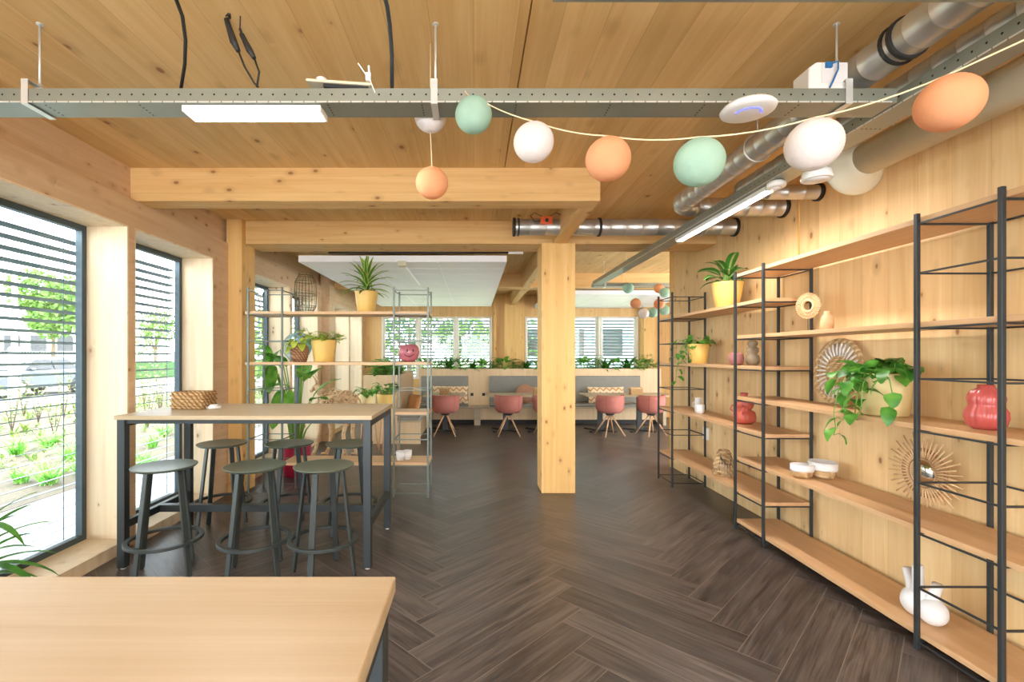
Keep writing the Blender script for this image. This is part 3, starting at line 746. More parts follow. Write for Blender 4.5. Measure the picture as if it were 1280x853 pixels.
# dracaena on the divider top
d=5.34
t=potted('potted_dracaena','striped strap-leaved plant in a yellow pot on the divider top shelf',((458-CX)*d/600,d,LZ(1)),.128,.235,M['pot'],.74)
rn=random.Random(3); mb=MB()
for i in range(46):
    f=i/46; mb.leaf((rn.uniform(-.012,.012),rn.uniform(-.012,.012),.2+.2*f),i*2.4+rn.uniform(-.2,.2),.2+.14*(1-abs(f-.4)),.046,.35+1.15*f**1.5,1.15-.9*f**2,.3,8,'strap')
mb.build('foliage',M['lf_drac'],t)
MB().tube([(0,0,.19),(0.004,0,.42)],[.016,.01],8).build('stem',M['stem'],t)
# round lime plant
d=5.34
t=potted('potted_creeper','low lime green creeper in a wide yellow pot on the divider shelf',((405-CX)*d/600,d,LZ(3)),.140,.245,M['pot'],.76)
mb=MB(); st=MB()
for i in range(80):
    a=rn.uniform(0,6.28); r0=rn.uniform(.01,.11); e=rn.uniform(.3,1.2); q=Vector((r0*math.cos(a),r0*math.sin(a),.215)); tip=q+Vector((math.cos(a)*math.cos(e),math.sin(a)*math.cos(e),math.sin(e)))*rn.uniform(.04,.13)
    st.tube([q,tip],.0025,4); mb.leaf(tip,a+rn.uniform(-1,1),rn.uniform(.06,.09),rn.uniform(.05,.07),rn.uniform(-.2,.5),.8,.2,4,'heart')
for (dx,dz,l) in ((-1,.02,.20),(1,.0,.17),(-1,.08,.15)):
    q=[(dx*.1,-.03,.24),(dx*(.1+l*.5),-.06,.29+dz),(dx*(.1+l),-.07,.27+dz)]; st.tube(q,.003,4)
    for k in range(7): 
        f=k/6; p=(dx*(.1+l*f),-.03-.04*f,.25+.05*math.sin(f*PI)+dz*f); mb.leaf(p,rn.uniform(0,6.28),.075,.06,.1,.9,.2,4,'heart')
mb.build('foliage',M['lf_lime'],t); st.build('stem',M['stem'],t)
# woven basket vase with sprig
t=thing('potted_sprig','small yellow leaf sprig in a brown woven vase on the divider shelf','plant',((374.5-CX)*5.30/600,5.30,LZ(3)))
MB().lathe([(.07,0),(.088,.06),(.096,.12),(.085,.17),(.06,.20),(.055,.205),(.045,.19),(.001,.18)],n=26,lobes=14,lobe=.04).build('woven_vase',M['wicker_pk'],t)
mb=MB(); st=MB()
for i,(a,e,l) in enumerate(((2.9,.9,.1),(3.8,.4,.1),(.3,1.2,.09),(4.6,.6,.09),(5.2,.2,.1),(1.6,1,.1),(4.2,-.1,.1))):
    q=Vector((0,0,.18)); tip=q+Vector((math.cos(a)*math.cos(e),math.sin(a)*math.cos(e),math.sin(e)))*l; st.tube([q,tip],.002,4); mb.leaf(tip,a,.12,.085,-.5,.9,.2,5,'heart')
mb.build('foliage',M['lf_lime'],t); st.build('stem',M['stem'],t)
# blue glass plate leaning behind it
R=Matrix.Rotation(math.radians(80),4,'X')
mb=MB(); mb.lathe([(.001,0),(.11,.0),(.165,.012),(.168,.016),(.11,.006),(.001,.006)],(0,0,.172),40,R)
tag(mb.build('glass_plate',M['bglass'],loc=((372-CX)*5.44/600,5.44,LZ(3)-.003)),'round blue glass plate standing behind the brown woven vase','plate')
# wire lantern
t=thing('wire_lantern','tall bronze wire lantern standing on the divider top shelf','lantern',((382-CX)*5.33/600,5.33,LZ(1)))
mb=MB(); pr=[(.08,0.004),(.112,.07),(.116,.2),(.112,.34),(.075,.41)]
for k in range(20):
    a=2*PI*k/20; mb.tube([(r*math.cos(a),r*math.sin(a),z) for r,z in pr],.0028,5)
for r,z in ((.08,.004),(.112,.07),(.116,.2),(.112,.34),(.075,.41),(.075,.435),(.09,.02)): mb.tube([(r*math.cos(2*PI*k/28),r*math.sin(2*PI*k/28),z) for k in range(28)],.0034,5,closed=True)
for k in range(12):
    a=2*PI*k/12; mb.tube([(.075*math.cos(a),.075*math.sin(a),.41),(.075*math.cos(a),.075*math.sin(a),.435)],.0025,4)
for k in range(14):      # loose inner weave
    a=k*.9; mb.tube([(.1*math.cos(a),.1*math.sin(a),.03+k*.027),(.04*math.cos(a+1.5),.04*math.sin(a+1.5),.05+k*.025),(.1*math.cos(a+3),.1*math.sin(a+3),.04+k*.027)],.002,4)
mb.build('wire_cage',M['wire'],t)
MB().lathe([(.05,.006),(.05,.15),(.046,.15),(.046,.012),(.001,.012)],n=20).build('glass_cup',M['glass'],t)
# smiling vase
t=thing('smiling_vase','glossy pink round vase with a smiling face on the divider shelf','vase',((511-CX)*5.34/600,5.34,LZ(3)))
def sm(z): 
    pr=[(.055,0),(.088,.025),(.110,.07),(.117,.11),(.112,.15),(.092,.182),(.065,.192),(.05,.188)]
    for (r0,z0),(r1,z1) in zip(pr,pr[1:]):
        if z0<=z<=z1: return r0+(r1-r0)*(z-z0)/(z1-z0)
    return .1
mb=MB(); mb.lathe([(.055,0),(.088,.025),(.110,.07),(.117,.11),(.112,.15),(.092,.182),(.065,.192),(.05,.188),(.05,.06),(.001,.06)],n=36); mb.build('body',M['smile'],t)
def onv(u,z,o=.001): r=sm(z)+o; a=-PI/2+u; return (r*math.cos(a),r*math.sin(a),z)
for u in (-.02,.55): 
    mb=MB(); c=onv(u,.125,0); mb.ell(c,.010,.007,.016,10,8); mb.build('eye',M['brownink'],t)
mb=MB(); mb.tube([onv(-.32+k*.11,.085-.028*math.sin(PI*min(1,(k/9)**.9)),.0) for k in range(10)],.0045,5); mb.build('mouth',M['brownink'],t)
# white cup on the low divider shelf
t=thing('white_cup','white ceramic double cup on the low divider shelf','cup',((505-CX)*5.3/600,5.3,LZ(7)))
for s in (-1,1): MB().lathe([(.035,0),(.046,.05),(.05,.10),(.044,.10),(.035,.03),(.001,.03)],(s*.036,s*.02,0),24).build('cup',M['whitec'],t)
MB().tube([(-.09,-.02,.03),(-.115,-.02,.05),(-.09,-.02,.08)],.006,6).build('handle',M['whitec'],t)

# right hand shelving: plants
xs_=2.485
def Rl(px,x=xs_): return (px-CX) and x*600/(px-CX)
d=Rl(909)
t=potted('potted_dieffenbachia','broad variegated leaf plant in a tall yellow pot on the upper shelf',(xs_-.0,d,RZ(1)),.145,.255,M['pot'],.70)
mb=MB(); st=MB()
for i in range(17):
    a=i*2.4; f=i/17; e=.35+1.05*f; q=Vector((0,0,.22)); tip=q+Vector((math.cos(a)*math.cos(e)*.6,math.sin(a)*math.cos(e),math.sin(e)))*(.09+.07*f)
    if math.cos(a)>0: sx=.45
    else: sx=1
    st.tube([q,q.lerp(tip,.6)+Vector((0,0,.02)),tip],[.008,.006,.004],6)
    mb.leaf(tip,a if math.cos(a)<.2 else a+PI*.35,(.21+.05*f)*(sx**.5),.105,e-.1,1.25,.22,8,'oval',rn.uniform(-.3,.3))
mb.build('foliage',M['lf_dief'],t); st.build('stem',M['stem'],t)
d=Rl(873)
def vines(mb,st,list_,rn,ls,mm='heart'):
    for pts in list_:
        st.tube(pts,.003,5)
        n=len(pts)
        for i in range(1,n):
            p=Vector(pts[i]); a=rn.uniform(0,6.28)
            if p.x>.05: a=PI+rn.uniform(-.8,.8)
            pe=p+Vector((math.cos(a)*.03,math.sin(a)*.03,.012)); st.tube([p,pe],.0018,4)
            mb.leaf(pe,a,ls*rn.uniform(.8,1.2),ls*rn.uniform(.65,.8),rn.uniform(-.9,.1),.9,.18,6,mm,rn.uniform(-.4,.4))
t=potted('potted_pothos','trailing green plant in a yellow pot on the middle shelf, farthest tower',(xs_,d,RZ(3)),.112,.215,M['pot'],.74)
mb=MB(); st=MB()
for i in range(42):
    a=rn.uniform(0,6.28); l=rn.uniform(.04,.13); e=rn.uniform(.4,1.3); q=Vector((.07*math.cos(a)*rn.random(),.07*math.sin(a)*rn.random(),.19)); tip=q+Vector((math.cos(a)*math.cos(e)*.8,math.sin(a)*math.cos(e),math.sin(e)))*l
    st.tube([q,tip],.002,4); mb.leaf(tip,a,.075,.06,rn.uniform(-.6,.4),.9,.2,5,'heart',rn.uniform(-.4,.4))
vines(mb,st,[[(-.1,.04,.20),(-.15,.05,.2),(-.17,.07,.12),(-.18,.08,.02),(-.2,.1,-.08),(-.2,.12,-.16),(-.2,.13,-.22)],[(-.1,-.02,.2),(-.15,-.03,.17),(-.16,-.03,.1),(-.16,-.04,.04)],[(-.09,.08,.2),(-.14,.1,.19),(-.16,.12,.1),(-.2,.16,.06)]],rn,.078)
vines(mb,st,[[(-.08,.06,.2),(-.13,.16,.26),(-.14,.22,.23),(-.14,.25,.17)],[(-.1,.0,.2),(-.15,.02,.13),(-.16,.04,.08),(-.17,.05,.0)]],rn,.075)
mb.build('foliage',M['lf_poth'],t); st.build('stem',M['stem'],t)
d=Rl(1107)
t=potted('potted_pothos','large trailing green plant in a pale pot on the shelf beside the woven disc',(xs_,d,RZ(4)),.128,.25,M['potp'],.86)
mb=MB(); st=MB()
for i in range(95):
    a=rn.uniform(0,6.28); l=rn.uniform(.04,.17); e=rn.uniform(.15,1.1) if i%2 else rn.uniform(.8,1.5); q=Vector((.08*math.cos(a)*rn.random(),.1*math.sin(a)*rn.random(),.22)); tip=q+Vector((math.cos(a)*math.cos(e)*.75,math.sin(a)*math.cos(e),math.sin(e)*.7))*l
    if tip.x>.12: tip.x=.12
    st.tube([q,tip],.0022,4)
    if math.cos(a)>0: a=a+PI
    mb.leaf(tip,a,.10,.07,rn.uniform(-.7,.8),.9,.2,6,'heart',rn.uniform(-.7,.7))
vv=[[(-.14,.02,.24),(-.19,.03,.2),(-.2,.04,.12),(-.2,.05,.04),(-.2,.07,-.04)],[(-.14,.05,.24),(-.2,.08,.2),(-.22,.1,.1),(-.23,.11,0),(-.24,.08,-.1),(-.24,.1,-.14)],
    [(-.13,-.05,.24),(-.19,-.07,.2),(-.21,-.08,.12),(-.21,-.08,.05),(-.22,-.05,-.02)],[(-.1,-.12,.24),(-.15,-.2,.22),(-.15,-.22,.14),(-.15,-.2,.06)],[(-.13,.1,.24),(-.19,.16,.24),(-.2,.2,.16)],[(-.13,.0,.26),(-.2,.0,.19),(-.21,.01,.15)],[(-.14,-.02,.25),(-.19,-.03,.14),(-.2,-.03,.08),(-.21,-.03,.0)]]
vines(mb,st,vv,rn,.105)
mb.build('foliage',M['lf_poth'],t); st.build('stem',M['stem'],t)
# large leaved plant in magenta pot on the floor
t=potted('potted_strelitzia','tall plant with large paddle leaves in a magenta pot behind the divider',(-2.27,6.15,0),.185,.41,M['potb'],.9)
mb=MB(); st=MB()
SL=[((-.22,-.2,1.42),-1.4,.40,.17,-.9,.5),((-.08,-.22,1.12),-1.7,.40,.17,-.8,.6),((-.32,-.15,1.66),-1.0,.42,.13,-.9,.4),((.16,-.2,1.2),-.5,.40,.13,.7,.5),((-.12,-.22,1.6),3.9,.36,.13,-.9,.3),((-.05,-.2,1.38),4.4,.36,.15,.9,1.0),((.02,-.25,1.1),5.0,.32,.15,-.9,.2),((-.05,-.15,1.15),4.0,.36,.2,.2,.9),((.22,-.02,1.0),.3,.42,.18,.9,.7),((.2,-.1,.95),6.0,.3,.16,.5,1.0),((.26,-.1,.92),5.8,.3,.13,-.2,.5),
    ((-.15,-.1,1.35),4.0,.42,.2,1.0,.9),((.05,.1,1.5),1.2,.45,.2,1.1,.9),((0,.2,1.2),1.7,.45,.2,.9,.9),((-.05,-.28,.9),4.5,.34,.18,-.6,.5),((.12,-.2,1.25),5.4,.35,.18,.6,1.3),((-.13,-.12,.9),3.6,.2,.13,.1,.6),((.25,.05,.75),.2,.25,.12,-.1,.5),((-.15,-.2,1.3),3.9,.32,.15,-.8,.2)]
for (p,a,l,wd,e,dr) in SL:
    st.tube([(p[0]*.15,p[1]*.15,.35),(p[0]*.45,p[1]*.45,.35+(p[2]-.35)*.55),p],[.014,.010,.006],6); mb.leaf(p,a,l,wd,e,dr,.22,10,'oval')
mb.build('foliage',M['lf_mid'],t); st.build('stem',M['stem'],t)
# spiky plant at the left edge, near window
t=potted('potted_dracaena','spiky dark plant at the left edge beside the near window',(-2.38,2.25,0),.17,.40,M['potp'],.8)
mb=MB()
for i in range(20):
    f=i/20; mb.leaf((0,0,.36+.3*f),-1.6+(i*1.9)%3.2,.34,.04,.2+1.0*f,1.4-.6*f,.3,9,'strap')
for (a,z,l,e,dr) in ((-.3,.66,.46,.75,1.6),(-.1,.5,.45,.5,1.6),(.25,.5,.40,.4,1.2),(-.5,.42,.45,.5,1.2)): mb.leaf((0,0,z),a,l,.045,e,dr,.3,9,'strap')
mb.build('foliage',M['lf_dark'],t); MB().tube([(0,0,.34),(0,0,.7)],[.02,.012],7).build('stem',M['bark'],t)

# right hand shelving: ornaments
def lathe_thing(name,label,cat,loc,prof,m,n=30,lobes=0,lobe=0,**k): return tag(MB().lathe(prof,n=n,lobes=lobes,lobe=lobe).build(name,m,loc=loc),label,cat)
d=Rl(930); lathe_thing('round_vase','small mauve round bowl vase on the middle shelf inside the tower','vase',(xs_-.06,d+.02,RZ(3)),[(.045,0),(.06,.02),(.067,.06),(.058,.10),(.045,.115),(.035,.11),(.001,.09)],M['mauve'])
lathe_thing('bulged_vase','taupe stacked-ball vase standing behind the mauve bowl vase','vase',(xs_+.09,d+.02,RZ(3)),[(.045,0),(.062,.04),(.055,.085),(.036,.10),(.052,.125),(.05,.155),(.03,.17),(.045,.19),(.04,.215),(.025,.225),(.001,.2)],M['taupe'])
d=Rl(930)
t=thing('double_vase','terracotta red vase of two stacked ribbed balls with a handle on the lower shelf','vase',(xs_,d,RZ(5)))
MB().lathe([(.06,0),(.088,.025),(.096,.065),(.085,.11),(.055,.13),(.072,.155),(.08,.19),(.068,.225),(.036,.24),(.027,.255),(.033,.28),(.027,.285),(.018,.265),(.001,.26)],n=90,lobes=15,lobe=.05).build('body',M['red'],t)
[MB().tube([(-.05,q*.07,.10),(-.07,q*.105,.12),(-.06,q*.10,.155),(-.04,q*.06,.17)],.008,7).build('handle',M['red'],t) for q in (1,-1)]
d=Rl(1230)
lathe_thing('ribbed_vase','glossy pink red ribbed gourd vase on the shelf in the nearest tower','vase',(xs_,d-.01,RZ(4)),[(.042,0),(.066,.018),(.076,.055),(.074,.085),(.060,.112),(.061,.124),(.066,.148),(.056,.182),(.030,.2),(.029,.215),(.022,.215),(.001,.18)],M['pinkred'],96,16,.06)
d=Rl(1034,2.5)
lathe_thing('bottle_vase','small matt beige bottle vase on the second long shelf','vase',(2.5,d,RZ(2)),[(.03,0),(.038,.02),(.041,.06),(.034,.10),(.019,.122),(.021,.138),(.015,.14),(.001,.13)],M['beige'])
# cups
d=Rl(875)
t=thing('white_pitcher','tall white ceramic cup on the lower shelf of the farthest tower','cup',(xs_-.0,d+.04,RZ(5))); MB().lathe([(.035,0),(.038,.04),(.035,.15),(.038,.16),(.033,.16),(.03,.03),(.001,.03)],n=28).build('body',M['whitec'],t)
MB().tube([(-.02,.03,.04),(-.03,.06,.06),(-.03,.06,.10),(-.02,.03,.12)],.005,6).build('handle',M['whitec'],t)
lathe_thing('white_cup','short white ceramic cup standing beside the tall white one','cup',(xs_-.03,d-.07,RZ(5)),[(.038,0),(.043,.03),(.041,.095),(.036,.095),(.033,.03),(.001,.03)],M['whitec'])
# cane lantern
d=Rl(910)
t=thing('cane_lantern','pale cane lantern with a rope handle on the bottom left shelf','lantern',(xs_-.04,d,RZ(7)))
mb=MB()
for k in range(24):
    a=2*PI*k/24; mb.tube([(.095*math.cos(a),.095*math.sin(a),.009),(.09*math.cos(a),.09*math.sin(a),.11),(.045*math.cos(a),.045*math.sin(a),.235)],.0085,5)
for r,z in ((.095,.010),(.093,.05),(.05,.22),(.045,.24)): mb.tube([(r*math.cos(2*PI*k/24),r*math.sin(2*PI*k/24),z) for k in range(24)],.007,5,closed=True)
mb.build('cage',M['wicker_lt'],t)
MB().tube([(-.06*1,-.075,.16),(-.09,-.11,.2),(-.04,-.12,.13),(.02,-.09,.12),(.05,-.03,.22)],.005,6).build('handle',M['tower'],t,label='dark rope handle')
MB().lathe([(.04,.002),(.04,.1),(.001,.1)],n=16).build('candle',M['whitec'],t)
# baskets with white liners
d=Rl(1006)
def basket(label,loc,rx,ry,h):
    t=thing('lined_basket',label,'basket',loc)
    def ov(pr,m,name):
        mb=MB(); mb.lathe(pr,n=30); mb.v=[(x*rx,y*ry,z) for x,y,z in mb.v]; mb.build(name,m,t)
    ov([(.72,0),(.9,h*.3),(.98,h*.6),(.95,h*.62),(.001,h*.3)],M['wicker_lt'],'basket')
    ov([(.99,h*.5),(1.03,h*.62),(1.0,h),(.93,h),(.88,h*.5),(.001,h*.4)],M['whitec'],'liner')
basket('small white-lined basket at the front of the pair on the long shelf',(xs_-.09,3.50,RZ(6)),.078,.066,.095)
basket('larger white-lined basket at the back of the pair on the long shelf',(xs_+.06,3.50,RZ(6)),.085,.10,.115)
# white twisted vase, bottom shelf
t=thing('knot_vase','white twisted organic vase with three necks on the bottom shelf','vase',(2.44,2.60,RZ(8)))
mb=MB(); mb.ell((0,.075,.082),.08,.10,.082,20,14); mb.ell((0,-.075,.075),.075,.10,.075,20,14); mb.ell((0,0,.10),.06,.10,.07,16,10)
for (p,q) in (((0,.05,.1),(-.02,.03,.30)),((0,.08,.1),(.0,.15,.25)),((0,-.05,.1),(.02,-.09,.23)),):
    mb.tube([p,((p[0]+q[0])/2,(p[1]+q[1])/2,(p[2]+q[2])/2),q,(q[0],q[1],q[2]+.004)],[.05,.034,.032,.024],14)
mb.v=[(x*.85,y*.66,z*.95) for x,y,z in mb.v]; mb.build('body',M['whitec'],t)
# woven disc
XL=2.655
d0=Rl(1048,XL)
t=thing('woven_disc','large round openwork woven disc leaning on the panelled wall','wall decoration',(XL-.028,d0,RZ(4)))
t.rotation_euler=(0,math.radians(5),0)
r=.245; RY=Matrix.Rotation(PI/2,4,'Y'); mb=MB()
def ring(mb,rr,tr,zc,n=48,x=0): mb.tube([(x,rr*math.cos(2*PI*k/n),zc+rr*math.sin(2*PI*k/n)) for k in range(n)],tr,6,closed=True)
for rr in (.232,.222,.212): ring(mb,rr,.009,.245)
mb.build('rim',M['wicker_lt'],t)
mb=MB()
for rr in (.012,.028,.044,.06,.076,.092,.106): ring(mb,rr,.0085,.245,30)
mb.build('centre',M['wicker_lt'],t)
mb=MB()
for k in range(30):
    a=2*PI*k/30; mb.tube([(0,.105*math.cos(a),.245+.105*math.sin(a)),(-.006,.16*math.cos(a),.245+.16*math.sin(a)),(0,.212*math.cos(a),.245+.212*math.sin(a))],[.006,.009,.006],6)
mb.build('spokes',M['whitec'],t,label='white braided spokes')
# small sun mirror on a stand
d0=Rl(1010,2.52)
t=thing('stand_ornament','small round beaded ring ornament on a thin black stand on the long shelf','ornament',(2.52,d0,RZ(2)))
MB().box(-.05,.05,-.05,.05,0,.006).build('base',M['black'],t); MB().tube([(0,0,.006),(0,0,.14)],.003,6).build('rod',M['black'],t)
mb=MB(); zc=.20
for rr,tr in ((.045,.012),): ring(mb,rr,tr,zc,30)
for k in range(36):
    a=2*PI*k/36; mb.tube([(0,.05*math.cos(a),zc+.05*math.sin(a)),(0,.088*math.cos(a),zc+.088*math.sin(a))],[.004,.006],5)
    mb.ell((0,.092*math.cos(a),zc+.092*math.sin(a)),.008,.008,.008,6,5)
mb.build('beaded_ring',M['cane'],t)
t.rotation_euler=(0,0,.3)
# sunburst mirror
d0=Rl(1158,2.655)
t=thing('sunburst_mirror','round mirror framed by radiating cane rays leaning on the wall','mirror',(2.635,d0+.0,RZ(6)))
zc=.20
mb=MB()
for k in range(44):
    a=2*PI*k/44; rr=.235 if k%2 else .20
    if math.sin(a)<-.75: rr=.197
    mb.tube([(0,.075*math.cos(a),zc+.075*math.sin(a)),(-.0,rr*math.cos(a),zc+rr*math.sin(a))],[.006,.0045],5)
mb.build('rays',M['cane'],t)
mb=MB(); ring(mb,.085,.007,zc,36,.0); ring(mb,.128,.006,zc,40,.005); ring(mb,.14,.005,zc,40,.005); mb.build('ring_frame',M['caned'],t)
MB().lathe([(.001,0),(.083,0),(.083,.004),(.001,.004)],(-.004,0,zc),36,RY).build('mirror_glass',M['mirror'],t)
# wall sockets
for i,(px,z,lb) in enumerate(((884,.62,'white wall socket box low on the panelled wall above the bottom left shelf'),(885,.2,'white wall socket near the floor under the shelves'))):
    d0=XR*600/(px-CX); t=thing('wall_socket',lb,'socket',(XR,d0,z)); MB().box(-.03,0,-.05,.05,-.07,.07).build('housing',M['white'],t,bevel=.004)
    MB().lathe([(.001,0),(.022,0),(.022,.002),(.001,.002)],(-.033,.0,.03),16,RY).lathe([(.001,0),(.022,0),(.022,.002),(.001,.002)],(-.033,.0,-.03),16,RY).build('socket_face',M['whitec'],t)

# ------------------------------------------------------------------ things on the bar table
t=thing('woven_basket','brown woven rectangular basket on the bar table','basket',(-2.26,3.88,1.1005)); t.rotation_euler=(0,0,-.06)
mb=MB(); a,b,h=.125,.09,.135
for (x0,x1,y0,y1) in ((-a,a,-b,-b+.014),(-a,a,b-.014,b),(-a,-a+.014,-b+.014,b-.014),(a-.014,a,-b+.014,b-.014)): mb.box(x0,x1,y0,y1,.004,h)
mb.box(-a+.01,a-.01,-b+.01,b-.01,0.002,.01); mb.build('wall',M['wicker'],t,bevel=.005)
mb=MB()
for k in range(7):
    z=.01+k*.02; n=60; pth=[]
    for j in range(n):
        f=j/n*2*(a+b)*2; 
        if f<2*a: p=(-a+f,-b)
        elif f<2*a+2*b: p=(a,-b+f-2*a)
        elif f<4*a+2*b: p=(a-(f-2*a-2*b),b)
        else: p=(-a,b-(f-4*a-2*b))
        o=.004*(1 if (j+k)%2 else -1); pth.append((p[0]*(1+o/.12),p[1]*(1+o/.1),z))
    mb.tube(pth,.0085,5,closed=True)
mb.build('weave',M['wicker'],t)
t=thing('coaster_stack','small white round dish beside the woven basket on the bar table','dish',(-2.09,3.86,1.1005))
MB().lathe([(.05,0),(.055,.006),(.055,.02),(.05,.024),(.045,.02),(.001,.018)],n=28).build('dish',M['whitec'],t); MB().lathe([(.03,.019),(.034,.026),(.03,.034),(.001,.036)],n=20).build('lid',M['whitec'],t)

# ------------------------------------------------------------------ driftwood animal
t=thing('driftwood_goat','driftwood sculpture of a standing horned animal behind the divider','sculpture',(-2.06,7.30,0))
rn=random.Random(5); mb=MB(); mb.ell((0,0,.86),.27,.12,.135,18,12,lump=.06)
for i in range(120):
    a=rn.uniform(0,6.28); x=rn.uniform(-.27,.27); k=math.sqrt(max(.05,1-(x/.3)**2)); y=math.cos(a)*.125*k; z=.86+math.sin(a)*.14*k
    l=rn.uniform(.03,.07); u=Vector((rn.uniform(-1,1),-math.sin(a)*rn.uniform(-1,1),rn.uniform(-.6,.6))).normalized()*l
    p=Vector((x,y,z)); mb.tube([p-u,p+Vector((0,math.cos(a)*.012,math.sin(a)*.012)),p+u],[.006,rn.uniform(.010,.02),.006],6)
mb.build('body',M['driftwood'],t)
mb=MB(); mb.tube([(-.22,0,.93),(-.3,0,1.02),(-.33,0,1.07)],[.08,.055,.04],10); mb.tube([(-.31,0,1.09),(-.37,0,1.03),(-.42,0,.98)],[.035,.04,.022],10); mb.build('head',M['driftwood'],t)
for s in(-1,1): MB().tube([(-.32,s*.02,1.1),(-.33,s*.05,1.17),(-.38,s*.08,1.25),(-.43,s*.07,1.29)],[.014,.011,.007,.003],7).build('horn',M['driftwood'],t)
for (x,y,kx,fx) in ((-.2,-.07,-.27,-.36),(-.15,.07,-.12,-.2),(.16,-.07,.10,.12),(.2,.07,.2,.26)):
    MB().tube([(x,y,.85),(x*.8+kx*.3,y,.6),(kx,y,.35),((kx+fx)/2,y,.12),(fx,y,.03)],[.055,.038,.028,.024,.026],9).tube([(fx+.03,y,.03),(fx-.08,y,.022)],[.03,.02],8).build('leg',M['driftwood'],t)
MB().tube([(.25,0,.92),(.33,0,.85),(.36,0,.75)],[.03,.015,.006],7).build('tail',M['driftwood'],t)

# ------------------------------------------------------------------ dining area
YB0=10.5; YBK=11.0
mb=MB(); mb.box(-1.25,4.3,YBK,YBK+.03,.0,1.23); mb.box(-1.25,4.3,YBK+.37,YBK+.40,.0,1.23); mb.box(-1.25,-1.22,YBK+.03,YBK+.37,0,1.23); mb.box(4.27,4.3,YBK+.03,YBK+.37,0,1.23)
t=thing('planter_wall','long oak planter wall running under the end windows','planter'); mb.build('panel',M['oakz'],t)
MB().box(-1.22,4.27,YBK+.03,YBK+.37,1.10,1.17).build('soil',M['soil'],t)
t=thing('booth_bench','long oak bench with grey padded backs below the end windows','bench')
MB().box(-1.25,4.3,YB0,YBK-.001,.37,.40).build('seat',M['oakx'],t,bevel=.003)
MB().box(-1.2,4.25,YB0+.2,YB0+.22,.1,.37).build('front_panel',M['oakz'],t); MB().box(-1.2,4.25,YB0+.24,YBK-.01,0,.1).build('kickboard',M['kick'],t)
for x in (-1.22,-.02+.08,.05+.08,1.55,2.0,4.2): MB().box(x-.05,x+.02,YB0+.01,YBK-.02,0,.37).build('leg',M['oakx'],t)
for a,b in ((-1.2,-.12),(.36,1.95),(2.2,3.8)):
    MB().box(a,b,YBK-.062,YBK-.001,.47,1.065).build('back_pad',M['grey'],t,bevel=.012)
    MB().box(a,b,YB0+.02,YBK-.063,.40,.455).build('seat_pad',M['greyd'],t,bevel=.012)
# side booth and planter box near the windows
t=thing('planter_box','oak planter box with a row of green plants behind the divider','planter',(-1.62,8.3,0))
mb=MB(); mb.box(-.29,.30,0,.03,0,1.19); mb.box(-.29,-.26,.03,2.2,0,1.19); mb.box(.27,.30,.03,2.2,0,1.19); mb.box(-.26,.27,2.17,2.2,0,1.19); mb.build('panel',M['oakz'],t)
MB().box(-.26,.27,.03,2.17,1.05,1.12).build('soil',M['soil'],t)
t=thing('side_bench','short oak bench with grey seat pad against the planter box','bench',(-1.32,8.3,0))
MB().box(.003,.4,.0,1.9,.37,.40).build('seat',M['oakx'],t); MB().box(.02,.38,.02,1.88,.40,.455).build('seat_pad',M['greyd'],t,bevel=.012)
MB().box(.003,.4,.0,.03,.0,.37).build('leg',M['oakz'],t); MB().box(.003,.4,1.87,1.9,0,.37).build('leg',M['oakz'],t); MB().box(.3,.32,.03,1.87,0,.37).build('front_panel',M['oakz'],t)
# planter plants
def leafy(name,label,loc,kind,group=None,h=.3,n=16,seed=0,m=None,sp=.1):
    rn=random.Random(seed); t=thing(name,label,'plant',loc,group=group); mb=MB(); st=MB()
    for i in range(n):
        a=i*2.4+rn.uniform(-.3,.3); e=rn.uniform(.5,1.4)
        if kind==0:
            l=h*rn.uniform(.3,.6); q=Vector((rn.uniform(-sp,sp)*.5,rn.uniform(-sp,sp)*.5,0)); tip=q+Vector((math.cos(a)*math.cos(e),math.sin(a)*math.cos(e),math.sin(e)))*l; st.tube([q,tip],.004,4); mb.leaf(tip,a,h*.5,h*.24,e-.3,1.1,.2,5,'oval')
        elif kind==1: mb.leaf((rn.uniform(-sp,sp)*.4,rn.uniform(-sp,sp)*.4,0),a,h*rn.uniform(.8,1.3),.045,e,1.3,.3,7,'strap')
        else:
            l=h*rn.uniform(.4,.9); q=Vector((rn.uniform(-sp,sp),rn.uniform(-sp,sp),0)); tip=q+Vector((math.cos(a)*math.cos(e)*.5,math.sin(a)*math.cos(e)*.5,math.sin(e)))*l; st.tube([q,tip],.003,4); mb.leaf(tip,a,h*.28,h*.2,.3,1.0,.2,4,'heart'); mb.leaf(q.lerp(tip,.6),a+2,h*.28,h*.2,.3,1.0,.2,4,'heart')
    mb.build('foliage',m or M['lf_mid'],t)
    if kind!=1: st.build('stem',M['stem'],t)
    return t
protos=[leafy('planter_plant','bushy green plant growing in the long planter under the end windows',(0,0,-9),0,'plants in the long planter',.34,18,1,M['lf_mid']),
        leafy('planter_plant','bushy green plant growing in the long planter under the end windows',(0,0,-9),1,'plants in the long planter',.30,26,2,M['lf_dark']),
        leafy('planter_plant','bushy green plant growing in the long planter under the end windows',(0,0,-9),2,'plants in the long planter',.30,22,3,M['lf_poth'])]
rn=random.Random(21); used=[False]*3
